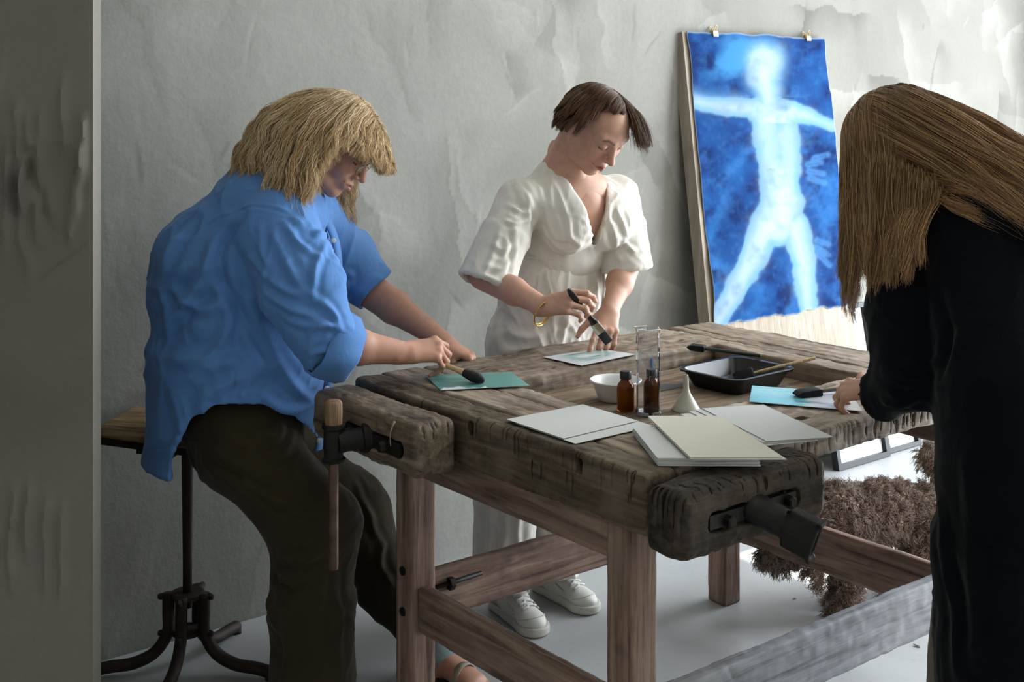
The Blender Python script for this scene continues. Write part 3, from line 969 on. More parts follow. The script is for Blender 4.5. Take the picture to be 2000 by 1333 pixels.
def hexring(r, c, tw):
    return [c + r * (math.cos(a) * UU + math.sin(a) * VV) for a in [tw + i * math.pi / 3 for i in range(6)]]
def cylinder_jar():
    c = B(.463, .569, ZW)
    e = empty('measuring_cylinder', c, 0, 'tall clear acrylic measuring cylinder with a poured spout and droplets', 'cylinder')
    V, F = [], []
    rows = [(.0335, 0), (.0335, .006), (.0315, .010), (.0312, .198), (.0325, .207), (.0300, .207), (.0288, .198), (.0288, .008), (.0004, .008)]
    for k, (r, z) in enumerate(rows):
        ring_ = hexring(r, c + [0, 0, z], .15)
        if 4 <= k <= 5: ring_[4] = ring_[4] + nrm(ring_[4] - c - [0, 0, z]) * .006
        V += ring_
    for k in range(len(rows) - 1):
        F += [(k * 6 + j, k * 6 + (j + 1) % 6, (k + 1) * 6 + (j + 1) % 6, (k + 1) * 6 + j) for j in range(6)]
    F.append((5, 4, 3, 2, 1, 0))
    t = NT('clear_acrylic')
    M = t.done('f2f4f8', .03, Transmission_Weight=1.0, IOR=1.22)
    o = mk('cylinder_wall', np.array(V), F, M, e, smooth=False)
    b = o.modifiers.new('bevel', 'BEVEL'); b.width = .0012; b.segments = 2
    rg2 = np.random.default_rng(5)
    V, F = [], []
    parts = []
    for i in range(26):
        a = rg2.uniform(-2.6, .6); z = rg2.uniform(.02, .19)
        p = c + .0288 * (math.cos(a) * UU + math.sin(a) * VV) * .93 + [0, 0, z]
        r = rg2.uniform(.0006, .0016)
        parts.append(lathe([(.0001, -r), (r * .8, -r * .5), (r, 0), (r * .7, r * .6), (.0001, r * 1.0)], 6, p))
    V, F = join(*parts)
    tag(mk('water_droplets', V, F, M, e), kind='stuff')
cylinder_jar()

M_bowl = plain('white_bowl_plastic', 'dcdcda', .35, .03, 40, .03)
c = B(.50, .416, ZW)
bprof = [(.0005, .001), (.040, .0), (.044, .002), (.0575, .040), (.064, .046), (.066, .050), (.064, .052), (.058, .050), (.054, .044), (.042, .006), (.0005, .004)]
V, F = lathe(bprof, 48, c)
tag(mk('mixing_bowl', V, F, M_bowl, smooth=.9, origin=c), 'shallow white plastic bowl with a rolled rim behind the bottles', 'bowl')

t = NT('translucent_plastic')
M_funnel = t.done('e6e3d4', .35, Transmission_Weight=.35, IOR=1.3, Subsurface_Weight=.3, Subsurface_Radius=(.01, .01, .008))
c = B(.563, .598, ZW)
fprof = [(.0325, 0), (.0345, .0), (.0345, .003), (.030, .010), (.0105, .042), (.0075, .052), (.0052, .086), (.0040, .086), (.0060, .052), (.009, .042), (.0285, .010), (.0325, .003)]
V, F = lathe(fprof, 40, c, closed=True)
tag(mk('funnel', V, F, M_funnel, smooth=.8, origin=c), 'small translucent white funnel standing mouth down beside the cylinder', 'funnel')

# ---- black tray
def rrect(c, a, b, r, z, n=6):
    out = []
    for (sx, sy, a0) in ((1, 1, 0), (-1, 1, 90), (-1, -1, 180), (1, -1, 270)):
        for i in range(n + 1):
            t = math.radians(a0 + 90 * i / n)
            out.append((sx * (a - r) + r * math.cos(t), sy * (b - r) + r * math.sin(t), z))
    return np.array(out)
def tray():
    c = B(.860, .497, ZW)
    e = empty('plastic_tray', c, 0, 'black plastic tray holding brushes in the tool well', 'tray')
    ang = TH + math.radians(2)
    R = np.array([[math.cos(ang), -math.sin(ang), 0], [math.sin(ang), math.cos(ang), 0], [0, 0, 1]])
    A, Bh = .122, .102
    rows = [(A - .030, Bh - .030, .028, .0), (A - .022, Bh - .022, .03, .003), (A - .005, Bh - .005, .032, .040), (A + .004, Bh + .004, .034, .041), (A + .005, Bh + .005, .034, .046),
            (A + .002, Bh + .002, .034, .0475), (A - .006, Bh - .006, .032, .046), (A - .009, Bh - .009, .03, .040), (A - .024, Bh - .024, .03, .006), (A - .034, Bh - .034, .026, .0025)]
    V = np.vstack([rrect(None, a, b, r, z) for a, b, r, z in rows]); n = 28
    F = [(k * n + j, k * n + (j + 1) % n, (k + 1) * n + (j + 1) % n, (k + 1) * n + j) for k in range(len(rows) - 1) for j in range(n)]
    F.append(tuple(range(n - 1, -1, -1))); F.append(tuple((len(rows) - 1) * n + j for j in range(n)))
    mk('tray_shell', c + V @ R.T, F, plain('black_tray_plastic', '101114', .28, .3, 40, .1), e, smooth=.6)
    V = rrect(None, A - .0300, Bh - .0300, .028, .0045)
    V, F = prism(c + V @ R.T, (0, 0, .0015))
    mk('solution_film', V, F, plain('wet_solution', '1a2530', .08, .2, 30, .1), e, smooth=False)
    V, F = tube([c + R @ [-.07, .005, .009], c + R @ [.0, -.045, .009]], .0022, 8)
    mk('blue_streak', V, F, plain('blue_plastic', '2f86c4', .35, .1, 40, 0), e)
    return c, R
tray_c, tray_R = tray()
V, F = obox(B(.795, .2475, .823), (.0022, .0012, .017), RB)
tag(mk('blue_tape', V, F, plain('blue_tape', '2c79b8', .6, .1, 60, .1), smooth=False, origin=B(.795, .2475, .823)), 'tiny strip of blue tape on the inner edge of the back plank', 'tape')
for (u, v, r) in ((.70, .40, .05), (.70, .66, .055)):
    a = np.linspace(0, 2 * math.pi, 40)[:-1]
    rr = r * (1 + .18 * np.array([math.sin(3 * x + u * 9) + .6 * math.sin(7 * x + v * 5) for x in a]))
    poly = np.array([B(u + rr[i] * math.cos(x) * 1.1, v + rr[i] * .55 * math.sin(x), ZW + .0002) for i, x in enumerate(a)])
    V, F = prism(poly, (0, 0, .0006))
    o = mk('paint_stain', V, F, plain('dark_stain', '3c3f40', .5, .3, 30, .1), bench, smooth=False)

# ================================================================== brushes
M_foam = plain('black_foam', '111214', .95, .3, 300, .5)
M_brush_wood = wood('brush_handle_wood', 2, 'a08a66', 'c2ab84', 'd6c29e', 3, wear_amt=0.0, crack=0.0)
M_brush_black = plain('black_handle', '121212', .35, .1, 60, .05)
M_ferrule = plain('pale_steel', 'b9b5a4', .3, .1, 80, .05, .9)
M_bristle = plain('black_bristle', '0e0f10', .8, .4, 300, .6)

def foam_brush(name, tip, tail, flat, label, hmat, fl=.05, fw=.026, hr=.0045):
    """wedge of foam on a dowel from tip to tail; flat = the direction of the foam's width"""
    tip = np.asarray(tip, float); tail = np.asarray(tail, float)
    e = empty(name, tip * .5 + tail * .5, 0, label, 'brush')
    w = nrm(tail - tip); s = nrm(np.asarray(flat, float) - w * (np.asarray(flat, float) @ w)); n = np.cross(w, s)
    prof = [(-fw * .5, .008), (-fw * .5, fl), (fw * .5, fl), (fw * .5, .0)]
    V = []
    for d, th in ((0, .0012), (.012, .0075), (fl - .004, .0085), (fl, .006)):
        for a, b in ((-1, -1), (1, -1), (1, 1), (-1, 1)):
            V.append(tip + w * d + s * a * (fw / 2 if d else fw / 2 - .003) + n * b * th)
    F = [(k * 4 + j, k * 4 + (j + 1) % 4, (k + 1) * 4 + (j + 1) % 4, (k + 1) * 4 + j) for k in range(3) for j in range(4)] + [(3, 2, 1, 0), (12, 13, 14, 15)]
    o = mk('foam_head', np.array(V), F, M_foam, e, smooth=.7)
    m = o.modifiers.new('bevel', 'BEVEL'); m.width = .002; m.segments = 2
    L = np.linalg.norm(tail - tip)
    pts = [tip + w * (fl - .006), tip + w * (fl + .012), tip + w * (L * .6), tail - w * .003, tail]
    V, F = tube(pts, [hr * .8, hr, hr, hr, hr * .6], 12)
    mk('handle', V, F, hmat, e, smooth=.8)
    return e
# in the tray, dowel over the right rim
foam_brush('foam_brush', B(.868, .480, .816), B(1.030, .622, .872), UU * .4 + VV * .6, 'foam brush with pale dowel handle lying in the black tray', M_brush_wood, .055, .03)
foam_brush('foam_brush', B(.890, .290, .868), B(.998, .462, .856), UU, 'foam brush with dark handle laid across the back rim of the tray', plain('dark_dowel', '24322f', .4, .2, 40, .05), .05, .03, .0052)
# ================================================================== figures: helpers
def skin_mat(name, base, red, lip):
    t = NT(name)
    a = attr_node(t, 'lip'); d = attr_node(t, 'dark'); r = attr_node(t, 'flush')
    g = t.noise(t.coord(), 60, 3)
    col = t.mix(t.ramp(g, [(.35, 0.0), (.7, .35)]), base, red)
    col = t.mix(r, col, red)
    col = t.mix(a, col, lip)
    col = t.mix(d, col, '2a1d16')
    return t.done(col, .48, t.bump(t.noise(t.coord(), 380, 2), .12, .0015), Subsurface_Weight=.12, Subsurface_Radius=(.012, .005, .003), Subsurface_Scale=1.0, Specular_IOR_Level=.35)

class Local:
    """blend shapes given in a local frame into a field"""
    def __init__(self, F, c, R, s=1.0):
        self.F, self.c, self.R, self.s = F, np.asarray(c, float), np.asarray(R, float), s
    def w(self, p): return self.c + self.R @ (np.asarray(p, float) * self.s)
    def ell(self, c, r, R=None, k=.01, op='add'):
        RR = self.R if R is None else self.R @ np.asarray(R, float)
        self.F.ell(self.w(c), [x * self.s for x in r], RR, k * self.s, op)
    def cap(self, a, b, ra, rb, side=(0, 0, 1), k=.01, op='add'):
        f = lambda r: r * self.s if np.isscalar(r) else [x * self.s for x in r]
        self.F.ecap(self.w(a), self.w(b), f(ra), f(rb), self.R @ np.asarray(side, float), k * self.s, op)

def rotx(a): c, s = math.cos(a), math.sin(a); return np.array([[1, 0, 0], [0, c, -s], [0, s, c]])
def roty(a): c, s = math.cos(a), math.sin(a); return np.array([[c, 0, s], [0, 1, 0], [-s, 0, c]])
def rotz(a): c, s = math.cos(a), math.sin(a); return np.array([[c, -s, 0], [s, c, 0], [0, 0, 1]])

def head_frame(f, up):
    """columns: person's right, forward, up"""
    f = nrm(f); up = np.asarray(up, float); up = nrm(up - f * (up @ f))
    return np.stack([np.cross(f, up), f, up], 1)

def head(F, c, R, s=1.0, smile=0.0, jaw=1.0, nose=1.0):
    H = Local(F, c, R, s)
    H.ell((0, -.014, .034), (.0735, .093, .080), k=.01)
    H.ell((0, .026, .006), (.0640, .062, .074), k=.03)
    H.ell((0, .040, -.048), (.046, .044, .056), k=.03)
    for x in (-1, 1):
        H.cap((x * .054, -.004, -.038), (x * .042, .028, -.080), .020, .016, k=.025)
        H.cap((x * .042, .028, -.080), (x * .010, .066, -.098), .016, .015, k=.02)
        H.ell((x * .037, .058, -.028), (.024, .022, .024), k=.022)
        H.cap((x * .046, .070, .028), (x * .012, .085, .022), .009, .009, k=.016)
    H.ell((0, .064, -.099 * jaw), (.020, .018, .016), k=.02)
    for x in (-1, 1):
        H.ell((x * .031, .093, .004), (.017, .013, .010), k=.012, op='sub')
    # nose
    H.cap((0, .083, .014), (0, .103 + .006 * nose, -.026), .0075, .0095, k=.012)
    H.ell((0, .106 + .006 * nose, -.030), (.0105, .010, .009), k=.007)
    for x in (-1, 1):
        H.ell((x * .0115, .098, -.034), (.0075, .0095, .007), k=.006)
        H.ell((x * .0065, .104, -.0405), (.0035, .005, .0035), k=.003, op='sub')
    # mouth
    H.ell((0, .084, -.062), (.027, .014, .020), k=.014)
    for x in (-1, 1):
        H.cap((x * .021, .087 - .004, -.0625 + .006 * smile), (x * .004, .0985, -.0590), .0035, .0052, k=.006)
        H.cap((x * .019, .086 - .003, -.0660 + .006 * smile), (0, .0965, -.0705), .0035, .0062, k=.006)
        H.cap((x * .026, .082, -.0640 + .010 * smile), (0, .104, -.0648), .0022, .0020, k=.003, op='sub')
        # lids, nearly closed over lowered eyes
        H.ell((x * .031, .0755, .004), (.0150, .0135, .0125), k=.004)
        H.cap((x * .044, .081, -.0035), (x * .019, .084, -.0035), .0016, .0014, k=.002, op='sub')
        # ear
        E = rotz(x * .35) @ rotx(-.15)
        H.ell((x * .074, -.016, -.006), (.0085, .019, .031), E, k=.006)
        H.ell((x * .083, -.010, -.002), (.007, .010, .017), E, k=.004, op='sub')
        H.ell((x * .072, -.010, -.034), (.007, .009, .010), E, k=.006)
    return H

def head_paint(V, c, R, s=1.0, lips=1.0, smile=0.0):
    """where lips, brows, lashes and flushed cheeks sit on a head's vertices"""
    q = (V - c) @ R / s
    x, y, z = np.abs(q[:, 0]), q[:, 1], q[:, 2]
    on = y > .06
    zc = -.0648 + .010 * smile * (x / .026) ** 2
    lip = on * np.clip(1.25 - np.hypot(x / .0235, (z - zc) / (.0105 - .004 * np.clip(x / .022, 0, 1)))**4, 0, 1) * (x < .024)
    brow_z = .030 - .35 * np.abs(x - .034) + .002
    brow = on * np.exp(-((z - brow_z) / .0042) ** 2) * ((x > .012) & (x < .050)) * .75
    lash = on * np.exp(-((z + .0040 + 14 * (x - .031) ** 2 * -1) / .0022) ** 2) * ((x > .017) & (x < .046)) * .95
    mouth = on * np.exp(-((z - zc) / .0013) ** 2) * (x < .024) * .6
    flush = np.exp(-((x - .043) / .022) ** 2 - ((z + .03) / .024) ** 2) * (y > .03) * .22 + on * np.exp(-((x) / .012) ** 2 - ((z + .032) / .012) ** 2) * .5
    return lip * lips, np.clip(np.maximum(np.maximum(brow, lash), mouth), 0, 1), np.clip(flush, 0, 1)

def hand_frame(y, z):
    y = nrm(y); z = np.asarray(z, float); z = nrm(z - y * (y @ z))
    return np.stack([np.cross(y, z), y, z], 1)

def hand(F, wrist, y, z, left, curl, thumb, s=1.0, spread=(.10, .02, -.06, -.15), palm=1.0):
    """a hand: y towards the knuckles, z out of the back of the hand.
    curl: per finger (knuckle, middle, end) bends in degrees; thumb: (direction in hand axes, bend)"""
    R = hand_frame(y, z)
    tx = 1.0 if left else -1.0                              # thumb side along local x
    L = Local(F, wrist, R, s)
    tips = []
    L.cap((0, -.02, 0), (0, .014, 0), (.0170, .0245), (.0155, .0265), (0, 0, 1), .012)
    L.cap((tx * .012, .016, 0), (tx * .021, .074, .001), (.0135, .019), (.0105, .015), (0, 0, 1), .014)
    L.cap((-tx * .008, .016, -.001), (-tx * .020, .068, -.001), (.0135, .019), (.0105, .014), (0, 0, 1), .014)
    L.cap((0, .02, 0), (0, .076, .001), (.0130, .022), (.0110, .022), (0, 0, 1), .014)
    L.ell((tx * .022, .030, -.008), (.015, .026, .013), rotz(-tx * .35), .012)        # ball of the thumb
    base = [(tx * .0290, .083, .001), (tx * .0095, .088, .003), (-tx * .0095, .084, .002), (-tx * .0265, .075, -.001)]
    seg = [(.041, .025, .021), (.045, .028, .022), (.042, .026, .021), (.033, .020, .018)]
    rad = [.0087, .0089, .0083, .0073]
    for i in range(4):
        p = np.array(base[i]); a = 0.0
        L.ell(p + [0, -.002, .002], (rad[i] * 1.18,) * 3, k=.008)
        r = rad[i]
        for j in range(3):
            a += math.radians(curl[i][j])
            sp = spread[i] * tx * math.cos(min(a, 1.5))
            d = np.array([math.sin(sp) * math.cos(a), math.cos(sp) * math.cos(a), -math.sin(a)])
            q = p + d * seg[i][j]
            r2 = r * (.93 if j < 2 else .80)
            L.cap(p, q, r, r2, (1, 0, 0), .005 if j == 0 else .003)
            if j < 2: L.ell(q + np.array([0, math.sin(a), math.cos(a)]) * .0008, (r2 * 1.07,) * 3, k=.003)
            p, r = q, r2
        tips.append((L.w(p), R @ d, R @ np.array([0, math.sin(a), math.cos(a)]), r))
    td, tb = thumb
    p = np.array([tx * .021, .018, -.006]); d = nrm(np.array([td[0] * tx, td[1], td[2]]))
    ax = nrm(np.cross(d, [0, 0, -1])) if abs(d[2]) < .95 else np.array([1, 0, 0])
    bend_to = nrm(np.array([-.35 * tx, .8, -.3]))
    r = .0125
    for j, (ln, r2) in enumerate(((.043, .0105), (.031, .0095), (.025, .0078))):
        q = p + d * ln
        L.cap(p, q, r, r2, (1, 0, 0), .010 if j == 0 else .004)
        p, r = q, r2
        d = nrm(d + bend_to * math.tan(math.radians(tb[j] if j < len(tb) else 0)))
    tips.append((L.w(p), R @ d, R @ np.array([tx * .6, -.2, .75]), r))
    return L, tips

def nails(tips, s=1.0):
    """small nail plates at the finger ends"""
    out = []
    for p, d, n, r in tips:
        u, v, w = nrm(d), None, nrm(n - d * (n @ d)); v = np.cross(u, w)
        c = p + w * r * s * .80 + u * .001
        V, Fq = [], []
        for i, a in enumerate(np.linspace(-.0055, .0055, 5)):
            for j, b in enumerate(np.linspace(-1, 1, 5)):
                V.append(c + u * a * s + v * b * .0052 * s * (1 - .25 * (abs(a) / .0055) ** 3) - w * (b * b * .0028 + (a / .0055) ** 2 * .0008) * s)
        Fq = [(i * 5 + j, i * 5 + j + 1, (i + 1) * 5 + j + 1, (i + 1) * 5 + j) for i in range(4) for j in range(4)]
        out.append((np.array(V), Fq))
    return out

def body_mesh(name, parts, nail_parts, mat, nail_mat, parent, paint=None, label=None):
    V, Fq = join(*parts, *nail_parts)
    nb_ = sum(len(p[1]) for p in parts); nn = sum(len(p[1]) for p in nail_parts)
    o = mk(name, V, Fq, mat, parent, mats=[mat, nail_mat], fm=[0] * nb_ + [1] * nn)
    lip = np.zeros(len(V)); dark = np.zeros(len(V)); flush = np.zeros(len(V))
    if paint:
        n = len(parts[0][0])
        lip[:n], dark[:n], flush[:n] = paint
    vattr(o, 'lip', lip); vattr(o, 'dark', dark); vattr(o, 'flush', flush)
    return o

# ------------------------------------------------------------------ cloth
def cloth_mat(name, col, var=.06, weave=700, rough=.85, dark=None, sheen=.2, wr=.18, wr_scale=18):
    t = NT(name)
    c = np.array(lin(col))
    n = t.noise(t.coord(), 7, 3)
    cc = t.ramp(n, [(.3, tuple(c * (1 - var))), (.7, tuple(np.clip(c * (1 + var), 0, 1)))])
    w = t.noise(t.coord((1, 1, .35)), weave, 1)
    cr = t.noise(t.coord((1, 1, .6)), wr_scale, 3, .6, 1.2)
    return t.done(cc, rough, t.bump(cr, wr, .012, t.bump(w, .10, .0012)), Sheen_Weight=sheen, Specular_IOR_Level=.1)

def crumple(V, Q, items=(), amp=.004, scale=(9, 9, 9), seed=0, axis=None, warp=.5, sharp=.6, mask=None, hem=None):
    """cloth folds: set ridges plus broad ridged noise"""
    N = vnormals(V, Q)
    p = V * np.asarray(scale, float)
    if axis is not None: p = V @ np.asarray(axis).T
    p = p + warp * np.stack([fbm(V * 5 + 7, 2, seed), fbm(V * 5 + 19, 2, seed + 1), fbm(V * 5 + 43, 2, seed + 2)], 1)
    n1 = vnoise(p, seed); n2 = vnoise(p * 2.1 + 3, seed + 5)
    rid = sharp * ((1 - np.abs(n1)) ** 3 * 1.5 - .6) + (1 - sharp) * n1 + .45 * ((1 - np.abs(n2)) ** 3 - .35)
    if mask is not None: rid = rid * mask
    V = V + N * (amp * rid)[:, None]
    if items:
        q = to_px(V); it = []
        for pts, w, a in items:
            c = []
            for x, y in pts:                                  # lay the fold on the cloth's front surface
                m = np.where((np.abs(q[:, 0] - x) < 7) & (np.abs(q[:, 1] - y) < 7))[0]
                if len(m): c.append(V[m[np.argmin(V[m, 1])]])
            if len(c) > 1: it.append((c, w, a))
        V = folds(V, N, it)
    return V

def axes_scale(w, along, across):
    """noise frame stretched along direction w"""
    u, v, w = frame_of(w)
    return np.stack([u * across, v * across, w * along])

def strip(pts, width, normal, th=.0015):
    """flat band along a line; normal per point or one"""
    pts = np.asarray(pts, float); n = np.asarray(normal, float)
    if n.ndim == 1: n = np.tile(n, (len(pts), 1))
    T = np.gradient(pts, axis=0)
    V = []
    for i in range(len(pts)):
        w = nrm(T[i]); nn = nrm(n[i] - w * (n[i] @ w)); s = np.cross(w, nn)
        for a, b in ((-1, -1), (1, -1), (1, 1), (-1, 1)):
            V.append(pts[i] + s * a * width / 2 + nn * b * th / 2)
    F = [(k * 4 + j, k * 4 + (j + 1) % 4, (k + 1) * 4 + (j + 1) % 4, (k + 1) * 4 + j) for k in range(len(pts) - 1) for j in range(4)]
    m = (len(pts) - 1) * 4
    return np.array(V), F + [(3, 2, 1, 0), (m, m + 1, m + 2, m + 3)]

# ------------------------------------------------------------------ hair
def hair_mat(name, dark, mid, light, rough=.42):
    t = NT(name)
    hi = t.n('ShaderNodeHairInfo')
    col = t.ramp(hi.outputs['Random'], [(0.0, dark), (.45, mid), (1.0, light)])
    tip = t.ramp(hi.outputs['Intercept'], [(0.0, 0.75), (.5, 1.0)])
    col = t.mix(1.0, col, tip, 'MULTIPLY')
    return t.done(col, rough, Specular_IOR_Level=.25)

def grow(roots, d0, length, steps, comb, grav, solids, lift, stiff=.75, wave=None, rng=None, G=(0, 0, -1)):
    """strands stepped from the scalp: combed, pulled down, kept outside the solids.
    solids: list of (centre, radii, R); lift: per-strand clearance in metres"""
    p = np.array(roots, float); d = np.array(d0, float); n = len(p)
    out = np.zeros((n, steps, 3)); out[:, 0] = p
    ds = np.asarray(length, float) / (steps - 1)
    G = np.asarray(G, float)
    for i in range(1, steps):
        t = i / (steps - 1)
        c = comb(p, t) if comb else 0
        g = grav(t) if callable(grav) else grav
        d = d * stiff + c + (np.outer(g, G) if not np.isscalar(g) else G * g)
        d /= np.linalg.norm(d, axis=1, keepdims=True) + 1e-9
        p = p + d * ds[:, None]
        lf = lift * min(1, .35 + 1.6 * t)
        for c0, r, R in solids:
            q = (p - c0) @ R
            rr = np.asarray(r)[None, :] + lf[:, None]
            k0 = np.linalg.norm(q / rr, axis=1)
            ins = k0 < 1
            if ins.any():
                qs = q[ins] / k0[ins, None]
                nn = qs / rr[ins] ** 2; nn /= np.linalg.norm(nn, axis=1, keepdims=True)
                p[ins] = c0 + qs @ R.T
                nw = nn @ R.T
                dd = d[ins]; dd = dd - nw * np.minimum(0, (dd * nw).sum(1))[:, None]
                d[ins] = dd / (np.linalg.norm(dd, axis=1, keepdims=True) + 1e-9)
        out[:, i] = p
    return out

def clumped(S, n_guides, amount, rng, keep=.004):
    """gather strands into locks about random guides, tightening towards the ends"""
    n, k, _ = S.shape
    gi = rng.choice(n, n_guides, replace=False)
    r0 = S[:, 0]; mid = S[:, k // 2]
    best = np.full(n, 1e9); idx = np.zeros(n, int)
    for g in gi:
        dd = ((r0 - r0[g]) ** 2).sum(1) + .6 * ((mid - mid[g]) ** 2).sum(1)
        m = dd < best
        best[m] = dd[m]; idx[m] = g
    t = np.linspace(0, 1, k)[None, :, None]
    off = rng.normal(0, keep, (n, 1, 3))
    a = amount * np.clip(t * 1.5, 0, 1)
    return S * (1 - a) + (S[idx] + off) * a, idx

def waves(S, amp, freq, idx, rng, start=.25):
    """wavy locks: every lock swings with its own phase"""
    n, k, _ = S.shape
    ph = rng.uniform(0, 6.28, n)[idx]; fr = freq * rng.uniform(.7, 1.3, n)[idx]
    T = np.gradient(S, axis=1); T /= np.linalg.norm(T, axis=2, keepdims=True) + 1e-9
    u = np.cross(T, np.array([.3, .9, .2])); u /= np.linalg.norm(u, axis=2, keepdims=True) + 1e-9
    v = np.cross(T, u)
    L = np.concatenate([np.zeros((n, 1)), np.cumsum(np.linalg.norm(np.diff(S, axis=1), axis=2), 1)], 1)
    e = np.clip((np.linspace(0, 1, k) - start) / (1 - start), 0, 1)[None, :]
    A = (amp * e)[..., None]
    return S + u * A * np.sin(L * fr[:, None] + ph[:, None])[..., None] + v * A * .6 * np.cos(L * fr[:, None] * .8 + ph[:, None] * 2)[..., None]

def trim(S, zone):
    """cut each strand where it first enters zone(points) and respace it"""
    n, k, _ = S.shape
    z = zone(S.reshape(-1, 3)).reshape(n, k)
    z[:, :2] = False
    cut = np.where(z.any(1), z.argmax(1), k - 1).astype(float)
    t = np.linspace(0, 1, k)[None, :] * cut[:, None]
    i = np.minimum(t.astype(int), k - 2); f = (t - i)[..., None]
    r = np.arange(n)[:, None]
    return S[r, i] * (1 - f) + S[r, i + 1] * f

def core(pts, k=.03, h=.010):
    """the hidden bulk of a body: tapered limbs joined under the clothes; pts = list of (a, b, ra, rb)"""
    A = np.array([q for a, b, ra, rb in pts for q in (a, b)])
    F = Field(A.min(0) - .16, A.max(0) + .16, h)
    for a, b, ra, rb in pts: F.ecap(a, b, ra, rb, k=k)
    return F.mesh(2)

def strands(name, S, radius, mat, parent, tip=.35):
    n, k, _ = S.shape
    M = np.array(wmat(parent).inverted())
    P_ = S.reshape(-1, 3) @ M[:3, :3].T + M[:3, 3]
    hc = bpy.data.hair_curves.new(name)
    hc.add_curves([k] * n)
    hc.attributes['position'].data.foreach_set('vector', P_.astype(np.float32).ravel())
    r = (radius if not np.isscalar(radius) else np.full(n, radius))[:, None] * np.concatenate([np.linspace(1, 1, k - k // 3), np.linspace(1, tip, k // 3)])[None, :]
    a = hc.attributes.get('radius') or hc.attributes.new('radius', 'FLOAT', 'POINT')
    a.data.foreach_set('value', r.astype(np.float32).ravel())
    hc.materials.append(mat)
    o = bpy.data.objects.new(name, hc); COL.objects.link(o); o.parent = parent
    return o

def scalp(n, c, R, s, rng, zmin=-.02, ymax=.06, shell=1.0):
    """roots on the hair-bearing part of a head"""
    out = []
    while sum(len(a) for a in out) < n:
        d = rng.normal(0, 1, (4 * n, 3)); d /= np.linalg.norm(d, axis=1, keepdims=True)
        q = np.array([0, -.014, .034]) + d * np.array([.0745, .094, .081]) * shell
        x, y, z = np.abs(q[:, 0]), q[:, 1], q[:, 2]
        ok = (z > zmin - .5 * np.clip(-y - .01, 0, .1)) & ~((y > ymax - .02) & (z < .052)) & ~((y > .015) & (z < .03))
        out.append(q[ok])
    q = np.vstack(out)[:n]
    return c + (q * s) @ R.T, q
